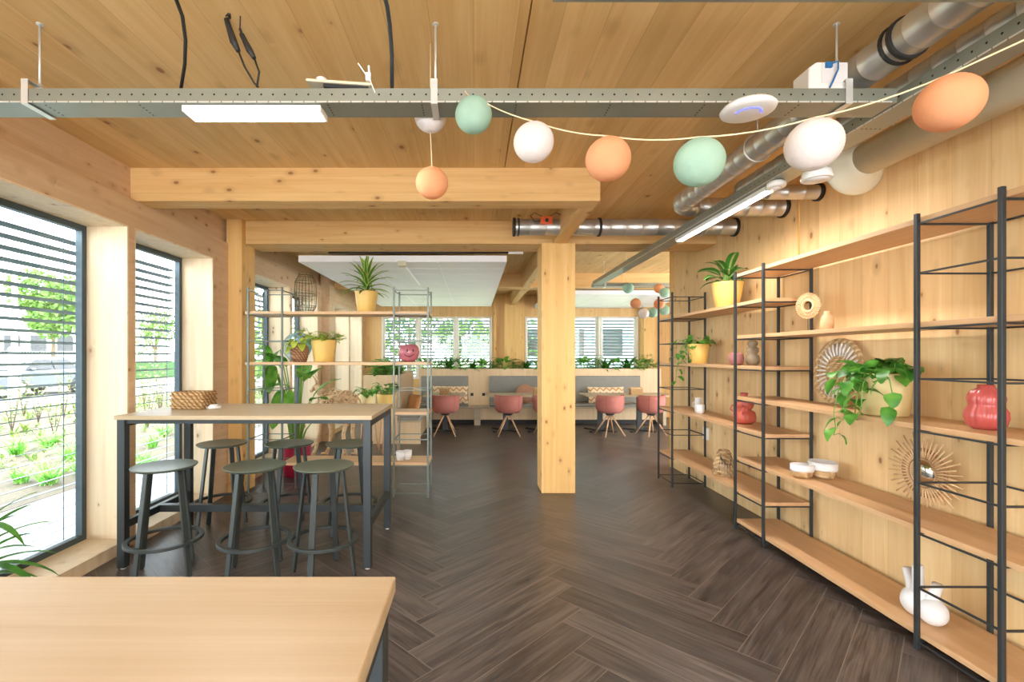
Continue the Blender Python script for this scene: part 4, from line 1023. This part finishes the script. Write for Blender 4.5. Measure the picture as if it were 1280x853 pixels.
for i in range(21):
    x=-1.08+i*.26; k=(0,2,1,0,1,0,2)[i%7]; y=YBK+.2+rn.uniform(-.03,.03); s=rn.uniform(1.1,1.45)
    if not used[k]: o=protos[k]; o.location=(x,y,1.165); used[k]=True
    else: o=dup(protos[k],(x,y,1.165),rn.uniform(0,6))
    o.scale=(s,s,s)
    kd=('broad-leaved','thin strap-leaved','small round-leaved')[k]
    ordn=['first','second','third','fourth','fifth','sixth','seventh','eighth','ninth','tenth','eleventh','twelfth','thirteenth','fourteenth']
    if x<.75: o['label']='%s green plant, %s from the left in the long planter'%(kd,ordn[i])
    elif x<1.55: o['label']='%s green plant in the planter, hidden mostly behind the column, %s of these'%(kd,ordn[i-8])
    else: o['label']='%s green plant, %s to the right of the column in the long planter'%(kd,ordn[i-11])
p2=leafy('planter_plant','bushy green plant in the oak planter box behind the divider',(-1.62,8.5,1.115),2,'plants in the oak planter box',.42,55,31,M['lf_mid'],.17)
p2['label']='green plant at the front end of the oak planter box behind the divider'
for i in range(5): dup(p2,(-1.62+rn.uniform(-.04,.04),8.82+i*.3,1.115),rn.uniform(0,6),'green plant in the oak planter box, %s back from its front end'%['second','third','fourth','fifth','sixth'][i])
# plant stands with pots
def stand(label,x,y,h,r):
    t=thing('plant_stand',label,'stand',(x,y,0))
    for k in range(3):
        a=k*2*PI/3+.4; MB().tube([(r*1.15*math.cos(a),r*1.15*math.sin(a),0),(r*.72*math.cos(a),r*.72*math.sin(a),h-.02)],[.012,.016],8).build('leg',M['legw'],t)
    MB().lathe([(r*.8,h-.02),(r*.85,h-.018),(r*.85,h),(.001,h)],n=28).build('top',M['legw'],t)
x1=(483-CX)*7.6/600; stand('three-legged wooden plant stand holding the yellow pot behind the bar table',x1,7.6,.66,.16)
t=potted('potted_ivy','drooping green plant in a yellow pot on the three-legged stand',(x1,7.6,.6605),.15,.26,M['pot'],.78)
rn=random.Random(8); mb=MB(); st=MB()
for i in range(46):
    a=rn.uniform(.2,PI-.2) if i%3 else rn.uniform(0,6.28); e=rn.uniform(.5,1.45); l=rn.uniform(.08,.2); q=Vector((.06*math.cos(a),.06*math.sin(a),.23)); tip=q+Vector((math.cos(a)*math.cos(e),math.sin(a)*math.cos(e),math.sin(e)))*l; st.tube([q,tip],.003,4); mb.leaf(tip,a,.12,.085,rn.uniform(-.3,.7),.8,.2,5,'heart')
mb.build('foliage',M['lf_poth'],t); st.build('stem',M['stem'],t)
x2=(459-CX)*7.95/600; stand('wooden plant stand holding the cream pot beside the oak planter box',x2,7.95,.58,.15)
t=potted('potted_ivy','green leafy plant in a cream pot on the stand left of the yellow pot',(x2,7.95,.5805),.14,.32,M['potp'],.9)
mb=MB(); st=MB()
for i in range(30):
    a=rn.uniform(0,6.28); e=rn.uniform(.2,1.2); l=rn.uniform(.06,.14); q=Vector((.06*math.cos(a),.06*math.sin(a),.29)); tip=q+Vector((math.cos(a)*math.cos(e),math.sin(a)*math.cos(e),math.sin(e)))*l; st.tube([q,tip],.003,4); mb.leaf(tip,a,.1,.075,rn.uniform(-.7,.4),.8,.2,5,'heart')
mb.build('foliage',M['lf_mid'],t); st.build('stem',M['stem'],t)
# tables
def dining_table(label,x0,x1,peds):
    t=thing('dining_table',label,'table',((x0+x1)/2,9.8,0)); W=(x1-x0)/2
    mb=MB(); mb.prism([(-W,.715),(-W-.0,.74),(W,.74),(W,.715)],'Y',-.37,.40); mb.build('table_top',M['oakx'],t,bevel=.003)
    for p in peds:
        q=p-(x0+x1)/2
        MB().box(q-.05,q+.05,-.03,.03,.02,.715).build('pedestal',M['black'],t); 
        mb=MB(); mb.bar((q-.25,-.25,.012),(q+.25,.25,.012),.06,.02); mb.bar((q-.25,.25,.012),(q+.25,-.25,.012),.06,.02); mb.build('cross_foot',M['black'],t)
dining_table('small oak dining table left of the middle column, basket box on top',-1.0,-.17,[-.58])
dining_table('oak dining table partly hidden behind the middle column',.26,1.72,[.65,1.35])
dining_table('longest oak dining table, right of the middle column',2.24,4.0,[2.58,3.38])
def make_chair(label):
    t=thing('tub_chair',label,'chair',group='pink tub chairs at the dining tables')
    # shell: seat bowl and wrap-around back, opening towards +Y
    n=28; mb=MB(); vs=[]; fs=[]
    rows=[(.10,.425,0),(.20,.44,0),(.255,.50,0),(.27,.58,0),(.275,.66,0),(.27,.775,1)]
    def pt(r,z,a,ins=0,top=0):
        front=max(0,math.sin(a)); k=1-.10*front
        zz=z
        if z>.5: zz=.5+(z-.5)*(1-.75*front**1.2)
        return ((r-ins)*math.cos(a)*1.0,(r-ins)*math.sin(a)*k*.95,zz)
    seq=[(r,z,0) for r,z,_ in rows]+[(.27,.775,.03),(.275,.66,.035),(.27,.58,.035),(.255,.50,.035),(.20,.475,.02),(.0,.465,0)]
    for r,z,ins in seq:
        for k in range(n): vs.append(pt(r,z,2*PI*k/n,ins))
    for i in range(len(seq)-1):
        for k in range(n): k2=(k+1)%n; fs.append((i*n+k,i*n+k2,(i+1)*n+k2,(i+1)*n+k))
    fs.append(tuple(range(n))[::-1]); mb.add(vs,fs,True); mb.build('shell',M['uphol'],t)
    mb=MB()
    for a in (-PI/2-.75,-PI/2+.75):
        mb.tube([ (pt(r+.002,z,a)) for r,z,_ in rows[1:]],.003,5)
    mb.build('seam',M['uphold'],t)
    MB().lathe([(.06,.385),(.10,.425),(.001,.425)],n=20).build('mount',M['black'],t)
    for k in range(4):
        a=PI/4+k*PI/2; MB().tube([(.03*math.cos(a),.03*math.sin(a),.40),(.29*math.cos(a),.29*math.sin(a),.006)],[.016,.010],8).build('leg',M['legw'],t)
    return t
ch=[(-.545,9.22,0,'pink tub chair at the small table left of the middle column'),(.67,9.22,0,'pink tub chair just left of the middle column'),(1.40,9.24,.1,'pink tub chair mostly hidden behind the middle column'),
    (2.61,9.2,.25,'pink tub chair right of the middle column, at the long table'),(3.40,9.2,.3,'pink tub chair farthest right, beside the steel tower')]
c0=make_chair(ch[0][3])
for i,(x,y,rz,lb) in enumerate(ch):
    if i==0: c0.location=(x,y,0); c0.rotation_euler=(0,0,rz)
    else: dup(c0,(x,y,0),rz,lb)
def pillow(name,label,m,loc,w_,h_,t_,tilt=-.25,rz=0,round_=False):
    mb=MB(); nx,nz=14,10; vs=[];fs=[]
    for s in (1,-1):
        for i in range(nx+1):
            for j in range(nz+1):
                u=2*i/nx-1; v=2*j/nz-1
                if round_:
                    rr=max(abs(u),abs(v)); a=math.atan2(v,u); X=rr*math.cos(a)*w_/2; Z=rr*math.sin(a)*h_/2; th=t_/2*math.sqrt(max(0,1-rr**2.2))
                else: X=u*w_/2*(1-.05*(1-v*v)); Z=v*h_/2*(1-.05*(1-u*u)); th=t_/2*((1-u**4)*(1-v**4))**.5
                vs.append((X,s*th,Z+h_/2))
    k=(nx+1)*(nz+1)
    for s in range(2):
        for i in range(nx):
            for j in range(nz):
                a=s*k+i*(nz+1)+j; q=(a,a+nz+1,a+nz+2,a+1); fs.append(q if s else q[::-1])
    mb.add(vs,fs,True); o=mb.build(name,m,loc=loc); o.rotation_euler=(tilt,0,rz); return tag(o,label,'cushion')
pillow('bench_cushion','long zigzag patterned cushion on the bench behind the small table',M['zig'],(-.52,10.68,.46),.80,.40,.14)
pillow('bench_cushion','long zigzag patterned cushion on the bench right of the column',M['zig'],(2.96,10.68,.46),.82,.38,.14)
pillow('round_cushion','round rose brown cushion leaning on the grey bench back',M['rosec'],(1.16,10.68,.46),.44,.44,.12,round_=True)
pillow('bench_cushion','tan square cushion leaning in the corner of the side bench',M['tan'],(-1.14,8.9,.46),.36,.36,.12,-.25,-.9)
def box_basket(label,x,y,w_=.2,h=.15):
    t=thing('basket_box',label,'basket',(x,y,.7405)); mb=MB(); mb.box(-w_/2,w_/2,-.08,.08,0,h*.78); mb.build('body',M['wicker'],t,bevel=.01); MB().box(-w_/2-.006,w_/2+.006,-.086,.086,h*.78,h).build('lid',M['wicker_lt'],t,bevel=.008)
box_basket('woven box on the small dining table left of the column',-.58,9.62)
box_basket('woven box on the dining table at the left edge of the column',1.30,9.64)
box_basket('woven box on the long dining table right of the column',3.26,9.66,.24)
for px,lb in ((590,'black power socket on the planter wall, left one of the middle pair'),(604.5,'black power socket on the planter wall, right one of the middle pair')):
    t=thing('power_socket',lb,'socket',((px-CX)*11/600,YBK,.64)); MB().box(-.033,.033,-.012,0,-.033,.033).build('plate',M['rubber'],t,bevel=.002); MB().lathe([(.001,0),(.02,0),(.02,.002),(.001,.002)],(0,-.014,0),14,Matrix.Rotation(PI/2,4,'X')).build('socket_face',M['black'],t)
t=thing('power_socket','black power socket on the planter wall in the bench corner','socket',((524.6-CX)*11/600,YBK-.062,.56)); MB().box(-.033,.033,-.012,0,-.033,.033).build('plate',M['rubber'],t,bevel=.002)

# ------------------------------------------------------------------ cable trays
def tray(label,L,loc,rz,wd=.135,h=.062,cut=None):
    t=thing('cable_tray',label,'cable tray',loc,rz); mb=MB()
    mb.box(0,L,0,wd,0,.002); mb.box(0,L,0,.002,.002,h); mb.box(0,L,wd-.002,wd,.002,h); mb.box(0,L,.002,.012,h-.002,h); mb.box(0,L,wd-.012,wd-.002,h-.002,h)
    mb.build('channel',M['tray'],t)
    m2=MB(); x=.01
    while x<L-.06: m2.box(x,x+.045,-.0022,-.0001,-.001,.005); x+=.052
    m2.build('lit_edge_dashes',M['galv'],t,label='lit lower edge drawn as lighter metal dashes')  # light catching the slot edges, put into the colour as pale dashes
    m2=MB(); x=.35
    while x<L-.1:
        for k in range(5): m2.box(x-.003,x+.003,.02+k*.022,.028+k*.022,-.0008,-.0001)
        x+=.42
    m2.build('slots',M['rubber'],t,label='short rows of dark slots under the tray')
    return t
TZ=2.645
tray('grey perforated cable tray crossing the whole ceiling from side to side',4.55,(-2.68,2.12,TZ),0)
tray('grey perforated cable tray running lengthwise towards the far windows',6.9,(1.93,.75,TZ),PI/2,wd=.0+.135) if False else None
tt=tray('grey perforated cable tray running lengthwise above the right shelves',6.85,(2.02,.75,TZ-.004),PI/2)
# mirrored so the perforated side faces the room
tt.rotation_euler=(0,0,PI/2); tt.location=(2.02,.75,TZ-.004)
for o in KIDS[tt.name]: o.data.transform(Matrix.Translation((0,.135,0))@Matrix.Scale(-1,4,(0,1,0))); o.data.flip_normals()
tray('short grey cable tray crossing at the far end of the lengthwise one',2.6,(1.9,7.62,TZ-.02),0)
tray('grey cable tray at the very top edge of the picture, nearest the ceiling front',2.4,(.25,1.385,TZ),0)
def hanger(label,x,y,z0=TZ,w_=.03,rod_y=.07):
    t=thing('tray_hanger',label,'hanger',(x,y,z0))
    MB().tube([(0,rod_y,.09),(0,rod_y,CZ-z0)],.005,8).build('rod',M['galv'],t)
    mb=MB(); mb.box(-w_/2,w_/2,-.006,-.003,-.006,.10); mb.box(-w_/2,w_/2,-.006,.14,-.008,-.005); mb.box(-w_/2,w_/2,-.006,.10,.10,.103); mb.build('bracket',M['galv'],t,bevel=.0005)
    MB().tube([(0,rod_y,.085),(0,rod_y,.12)],.009,6).build('nut',M['galv'],t)
    MB().lathe([(.014,-.004),(.014,0)],(0,rod_y,CZ-z0),12).build('washer',M['galv'],t)
hanger('rod and bracket holding the cross tray near the left edge',(40-CX)*2.13/600-.02,2.12)
hanger('rod and bracket holding the cross tray in its middle',(543-CX)*2.13/600,2.12)
hanger('rod and bracket holding the cross tray near the ducts',(1067-CX)*2.13/600-.03,2.12)
hanger('rod holding the far cross tray by the lengthwise tray end',(756-CX)*7.65/600,7.62,TZ-.02)
# LED lamps
def led(label,x0,x1,y0,y1,z,power):
    t=thing('ceiling_light',label,'lamp',((x0+x1)/2,(y0+y1)/2,z)); a,b=(x1-x0)/2,(y1-y0)/2
    mb=MB(); mb.box(-a,a,-b,b,.0,.028); mb.build('housing',M['white'],t,bevel=.003)
    e=.014; MB().box(-a+e,a-e,-b+e,b-e,-.004,-.0002).build('diffuser',M['lamp'],t)
    ld=bpy.data.lights.new('lamp_light','AREA'); ld.shape='RECTANGLE'; ld.size=2*a; ld.size_y=2*b; ld.energy=power; ld.color=(1,.93,.86)
    lo=bpy.data.objects.new('lamp_light',ld); col.objects.link(lo); lo.parent=t; lo.location=(0,0,-.012)
    return t
led('bright strip lamp under the cross tray, left of the hanging lanterns',-1.30,-.68,2.135,2.24,TZ-.03,13)
led('long bright strip lamp under the lengthwise tray above the shelves',1.91,1.985,3.15,4.55,TZ-.035,17)
t=thing('led_bar','slim white light bar under the white ceiling panel at left','lamp',(-.89,6.0,2.655)); MB().box(-.025,.025,0,1.75,0,.025).build('housing',M['white'],t,bevel=.003); MB().box(-.05,.05,-.06,.06,-.012,.045).build('mount',M['cream_duct'],t)

# ------------------------------------------------------------------ ducts
def duct_mb(path_pts,r,step=.11):
    """ribbed spiral duct along straight line"""
    p,q=[Vector(a) for a in path_pts]; L=(q-p).length; n=max(2,int(L/step)); pts=[];R=[]
    for i in range(n):
        for f,rr in ((0,r),(.02,r),(.92,r),(.93,r+.0022),(.97,r+.0022),(.98,r)):
            pts.append(p+(q-p)*((i+f)/n)); R.append(rr)
    pts.append(q); R.append(r); return pts,R
def elbow(c,a0,R,seg=8):    # quarter bend in plan from +Y direction towards +X
    return [(c[0]+R-R*math.cos(PI/2*k/seg), c[1]+R*math.sin(PI/2*k/seg), c[2]) for k in range(seg+1)]
def duct_thing(name,label,x,y0,yl,z,r,R=.16):
    t=thing(name,label,'duct')
    mb=MB(); p,rr=duct_mb(((x,y0,z),(x,yl-R,z)),r); mb.tube(p,rr,24); mb.build('straight_pipe',M['duct'],t)
    mb=MB(); mb.tube(elbow((x,yl-R,z),0,R),r+.003,24); mb.build('elbow',M['duct'],t)
    mb=MB(); p,rr=duct_mb(((x+R,yl,z),(XR-.002,yl,z)),r); mb.tube(p,rr,24); mb.build('branch_pipe',M['duct'],t)
    mb=MB(); mb.tube([(XR-.03,yl,z),(XR-.003,yl,z)],r+.012,24); mb.build('wall_collar',M['rubber'],t,label='black rubber wall collar')
    return t
D1=duct_thing('air_duct','large galvanised air duct running lengthwise, left one of the pair',1.775,.9,4.2,2.825,.078)
for y in (1.95,): 
    mb=MB(); mb.tube([(1.775,y,2.825),(1.775,y+.02,2.825)],.088,24); mb.tube([(1.775,y+.045,2.825),(1.775,y+.06,2.825)],.086,24); mb.build('clamp_band',M['rubber'],D1)
duct_thing('air_duct','thinner galvanised air duct running lengthwise, nearer the wall',2.06,.9,3.77,2.81,.056,.12)
t=thing('cross_duct','galvanised duct lying crosswise before the middle beam','duct')
yz=(4.98,2.86); mb=MB(); p,rr=duct_mb(((.42,yz[0],yz[1]),(XR-.002,yz[0],yz[1])),.083,.16); mb.tube(p,rr,24)
KIDZ=mb.build('pipe',M['duct'],t)
for x in (.42,1.30): MB().tube([(x-.012,yz[0],yz[1]),(x+.012,yz[0],yz[1])],.095,24).build('flange',M['rubber'],t)
MB().tube([(.455,yz[0],yz[1]),(.47,yz[0],yz[1])],.092,24).build('flange',M['rubber'],t)
mb=MB(); mb.tube([(XR-.03,yz[0],yz[1]),(XR-.003,yz[0],yz[1])],.095,24); mb.build('wall_collar',M['rubber'],t)
MB().box(.68,.80,yz[0]-.13,yz[0]-.07,yz[1]+.00,yz[1]+.075).build('damper_actuator',mat('orange_actuator','e2622e',.4),t,bevel=.004,label='orange motor box')
mb=MB(); mb.tube([(.70,yz[0]-.10,yz[1]+.08),(.62,yz[0]-.1,yz[1]+.12),(.58,yz[0]-.1,yz[1]+.09),(.62,yz[0]-.1,yz[1]+.03),(.68,yz[0]-.11,yz[1]+.03)],.004,6); mb.tube([(.76,yz[0]-.1,yz[1]+.075),(.84,yz[0]-.1,yz[1]+.12),(.95,yz[0]-.08,yz[1]+.09)],.004,6); mb.build('wire',M['blackcord'],t)
MB().tube([(.74,yz[0]-.14,yz[1]+.037),(.74,yz[0]-.13,yz[1]+.037)],.018,12).build('knob',M['rubber'],t)
# duct straps to the ceiling
def strap(label,x,y,z,r):
    t=thing('duct_strap',label,'strap',(x,y,z),group='metal straps hanging the ducts'); MB().tube([(r*1.03*math.cos(2*PI*k/28),0,r*1.03*math.sin(2*PI*k/28)) for k in range(28)],.004,6,closed=True).build('loop',M['galv'],t)
    MB().tube([(0,0,r*1.03),(0,0,CZ-z)],.004,6).build('rod',M['galv'],t)
for y,q in ((1.45,'near'),(3.0,'far')): strap('thin metal strap round the %s stretch of the large lengthwise duct'%q,1.775,y,2.825,.084)
for y,q in ((1.5,'near'),(2.9,'far')): strap('thin metal strap round the %s stretch of the thinner lengthwise duct'%q,2.06,y,2.81,.062)
strap('thin metal strap holding up the crosswise duct',2.35,yz[0],yz[1],.090)
for o in bpy.data.objects:
    if o.name.startswith('duct_strap') and o.get('label')=='thin metal strap holding up the crosswise duct': o.rotation_euler=(0,0,PI/2); del o['group']
# cream duct with flared end
t=thing('cream_duct','thick cream coloured duct with a flared round outlet along the right wall','duct')
cx,cz=2.45,2.755
mb=MB(); mb.tube([(cx,.7,cz),(cx,3.04,cz)],.10,32); mb.build('pipe',M['cream_duct'],t)
RXm=Matrix.Rotation(-PI/2,4,'X')
mb=MB(); mb.lathe([(.10,0),(.11,.03),(.15,.07),(.19,.10),(.195,.12),(.185,.135),(.001,.145)],(cx,2.98,cz),40,RXm); mb.build('flared_outlet',M['cream_duct'],t)
MB().tube([(cx,1.6,cz+.1),(cx,1.6,CZ)],.006,6).tube([(cx,2.8,cz+.1),(cx,2.8,CZ)],.006,6).build('hanging_rod',M['galv'],t)
# black conduit behind the middle beam
t=thing('conduit','thin black conduit along the rear edge of the middle beam','conduit'); MB().tube([(-1.76,5.82,2.775),(.42,5.82,2.775)],.012,8).build('pipe',M['blackcord'],t); MB().tube([(.42,5.82,2.775),(.60,5.82,2.775)],.016,8).build('coupler',M['white'],t)

# ------------------------------------------------------------------ ceiling devices
t=thing('ceiling_speaker','white drum shaped ceiling speaker under the lengthwise tray','speaker',(1.93,2.70,2.515)); MB().lathe([(.075,0),(.078,.01),(.07,.045),(.055,.055),(.001,.055)],n=30).build('body',M['white'],t); MB().tube([(0,0,.055),(0,0,TZ-2.515-.005)],.015,10).build('stem',M['white'],t); MB().lathe([(.001,-.002),(.06,-.002),(.06,0)],n=24).build('grille',M['whitec'],t)
t=thing('smoke_detector','small flat white smoke detector under the lengthwise tray','detector',(1.93,3.06,2.595)); MB().lathe([(.045,0),(.055,.01),(.055,.03),(.04,.044),(.001,.044)],n=24).build('body',M['white'],t); MB().lathe([(.001,-.008),(.02,-.008),(.03,0)],n=16).build('sensor',M['whitec'],t)
# wifi disc
t=thing('access_point','white round wireless access point with a blue light ring','access point',(1.20,2.10,2.59))
MB().lathe([(.001,-.004),(.09,-.003),(.108,.004),(.112,.014),(.10,.028),(.001,.03)],n=48).build('body',M['white'],t)
MB().tube([(.052*math.cos(a),.052*math.sin(a),-.0035) for a in [PI*1.0+PI*.95*k/24 for k in range(25)]],.003,6).build('light_ring',M['blue_led'],t)
MB().box(-.03,.03,-.02,.05,.03,.052).build('mount',M['galv'],t)
# white box with blue cable
t=thing('junction_box','white equipment box with a blue cable on the cross tray','box',((1022-CX)*2.2/600,2.19,TZ+.064))
mb=MB(); mb.prism([(-.085,0),(-.085,.10),(-.05,.125),(.09,.125),(.09,0)],'Y',-.055,.055); mb.build('housing',M['white'],t,bevel=.006)
MB().box(-.03,.085,-.057,-.0555,.03,.12).build('front_plate',M['whitec'],t)
MB().tube([(0,-.062,.11),(.03,-.075,.115),(.03,-.075,.08),(.01,-.07,.03),(.0,-.065,.005)],.004,7).build('cable',M['bluecord'],t,label='blue cable'); MB().box(-.015,.012,-.068,-.0571,.095,.118).build('plug',M['bluecord'],t)
# gear plate on the tray, zip tie
t=thing('ballast_unit','flat grey equipment plate with a white knob lying on the cross tray','equipment',(-.60,2.18,TZ+.062))
R=Matrix.Translation((0,0,.035))@Matrix.Rotation(.07,4,'Y'); mb=MB(); mb.obox(R,.29,.10,.012); mb.build('plate',M['cream_duct'],t,bevel=.002)
mb=MB(); mb.obox(Matrix.Translation((.03,0,.02))@Matrix.Rotation(.07,4,'Y'),.2,.08,.016); mb.box(.06,.12,-.03,.03,0,.015); mb.build('body',M['rubber'],t)
MB().lathe([(.026,.046),(.024,.075),(.02,.078),(.001,.078)],(-.09,0,0),18).build('knob',M['white'],t)
MB().tube([(-.14,0,.02),(-.2,0,.018),(-.25,.02,.0)],.005,6).build('cable',M['blackcord'],t)
t=thing('cable_tie','white plastic cable ties sticking up from the cross tray','cable tie',(-.475,2.13,TZ+.062))
mb=MB(); mb.bar((.04,-.01,-.02),(.012,-.01,.05),.007,.004); mb.obox(Matrix.Translation((.01,-.01,.05)),.022,.014,.035); mb.bar((0,-.01,.06),(-.035,-.01,.11),.008,.004); mb.bar((.014,-.01,.06),(.012,-.01,.1),.008,.004); mb.build('tie',M['white'],t)
# cables
tag(MB().tube([P(218,-6,1.62),P(228,20,1.8),P(232,50,1.95),P(231,80,2.1),P(226,112,2.19)],.007,8).build('hanging_cable',M['blackcord']),'thin black cable curving down to the tray, left one','cable')
tag(MB().tube([Vector((-.385,1.50,CZ+.002)),P(484,8,1.9),P(487,30,2.0),P(490,70,2.12),P(490,112,2.19)],.009,8).build('hanging_cable',M['tower']),'thick dark cable dropping to the tray beside the middle hanger','cable')
t=thing('cable_connector','pair of black cable plugs hanging from the ceiling over the tray','connector')
def Q(x,y,d=2.15): return P(x,y,d)
MB().tube([Q(286,16,2.12),Q(287,22)],.007,8).tube([Q(283,24),Q(292,52),Q(298,64)],[.011,.016,.010],10).tube([Q(298,64),Q(306,84),Q(318,104),Q(323,109)],.0045,6).build('long_plug',M['blackcord'],t)
MB().tube([Q(300,36),Q(302,42)],.006,8).tube([Q(302,43),Q(312,63),Q(318,73)],[.011,.015,.009],10).tube([Q(318,73),Q(324,90),Q(321,109)],.0045,6).build('short_plug',M['blackcord'],t)
MB().tube([Vector((-1.105,2.14,CZ)),Q(286,16,2.12)],.003,6).tube([Vector((-1.04,2.14,CZ)),Q(300,36)],.003,6).build('lead',M['blackcord'],t)

# ------------------------------------------------------------------ paper lanterns
RL=.078; PROTO={}
def lantern(label,loc,c,group=None,s=1.0):
    if c in PROTO:
        o=dup(PROTO[c],loc,random.uniform(0,6),label); o.scale=(s,s,s); return o
    t=thing('paper_lantern',label,'paper lantern',loc,group=group); t.scale=(s,s,s); PROTO[c]=t
    mb=MB(); n=30; m=44; pr=[]
    for i in range(m+1):
        ph=.22+(PI-.44)*i/m; rr=RL*math.sin(ph)*(1+.010*math.cos(i*PI)); pr.append((rr,-RL*math.cos(ph)*.97))
    vs=[];fs=[]
    for r,z in pr:
        for k in range(n): vs.append((r*math.cos(2*PI*k/n),r*math.sin(2*PI*k/n),z))
    for i in range(m):
        for k in range(n): k2=(k+1)%n; fs.append((i*n+k,i*n+k2,(i+1)*n+k2,(i+1)*n+k))
    fs.append(tuple(range(n))[::-1])
    mb.add(vs,fs,True); mb.build('paper_shade',M[c],t)
    MB().tube([(RL*.2*math.cos(2*PI*k/16),RL*.2*math.sin(2*PI*k/16),RL*.96) for k in range(16)],.0022,5,closed=True).tube([(-RL*.2,0,RL*.96),(0,0,RL*1.05),(RL*.2,0,RL*.96)],.0015,4).build('wire_hook',M['cord'],t)
    return t
NL=[(592,144,2.05,'mint','mint green paper lantern nearest the middle hanger on the string'),(667,178,1.88,'wpaper','white paper lantern between the mint and the orange one'),
    (760,199,1.70,'orange','orange paper lantern in the middle of the string'),(874,203,1.56,'mint','mint green paper lantern on the string below the ceiling ducts'),
    (1017,181,1.47,'wpaper','large looking white paper lantern in front of the lengthwise tray'),(1186,129,1.37,'orange','large looking orange paper lantern at the right end of the string')]
for x,y,d,c,lb in NL: lantern(lb,P(x,y,d),c)
lantern('white paper lantern half hidden behind the cross tray',P(538,146,2.33),'wpaper',s=.98)
lantern('lone orange paper lantern hanging low before the front beam',P(540,229,2.33),'orange',s=1.0)
FL=[(785.4,360.4,6.95,'mint','mint green paper lantern hanging alone from the far tray'),(794.5,379.5,7.2,'orange','orange paper lantern at the left of the far cluster'),(804.5,392,7.2,'wpaper','white paper lantern in the far cluster'),
    (816,391,7.25,'mint','mint green paper lantern beside the white one in the far cluster'),(824,380,7.1,'orange','orange paper lantern in the middle of the far cluster'),(831,388,7.3,'mint','mint green paper lantern, lowest right in the far cluster'),
    (831,366,7.3,'mint','mint green paper lantern, topmost in the far cluster'),(824,361,7.6,'orange','orange paper lantern tucked behind the topmost mint one')]
for x,y,d,c,lb in FL: lantern(lb,P(x,y,d),c)
def sag(a,b,s,n=10): return [a.lerp(b,k/n)+Vector((0,0,-s*4*(k/n)*(1-k/n))) for k in range(n+1)]
pts=[P(580,112,2.13)]
top=[P(x,y,d)+Vector((0,0,RL*1.05)) for x,y,d,c,lb in NL]
path=pts[:]
for q in top: path+= sag(path[-1],q,.012,6)[1:]
path += sag(path[-1],Vector((1.9,.8,2.60)),.03,6)[1:]
tag(MB().tube(path,.0028,6).build('lantern_string',M['cord']),'pale twisted cord carrying the near row of paper lanterns','cord')
a=P(538,146,2.33); b_=P(540,229,2.33)
tag(MB().tube([Vector((a.x,a.y,CZ)),a+Vector((0,0,RL*1.04))],.002,5).tube([a-Vector((0,0,RL)),b_+Vector((0,0,RL*1.04))],.002,5).build('lantern_string',M['cord']),'thin vertical cord joining the white and orange lanterns','cord')
fp=[Vector((2.30,7.2,CZ)),P(782,341,7.2)]+[P(x,y,d)+Vector((0,0,RL*1.05)) for x,y,d,c,lb in FL[:1]]
tag(MB().tube(fp,.003,5).build('lantern_string',M['cord']),'short cord holding the lone mint lantern at the far tray','cord')
fp=[]; 
for i in (1,2,3,4,5,6,7): x,y,d=FL[i][:3]; fp.append(P(x,y,d)+Vector((0,0,RL*1.05)))
fp.append(Vector((3.0,7.66,TZ)))
tag(MB().tube(fp,.003,5).build('lantern_string',M['cord']),'cord carrying the far cluster of paper lanterns','cord')
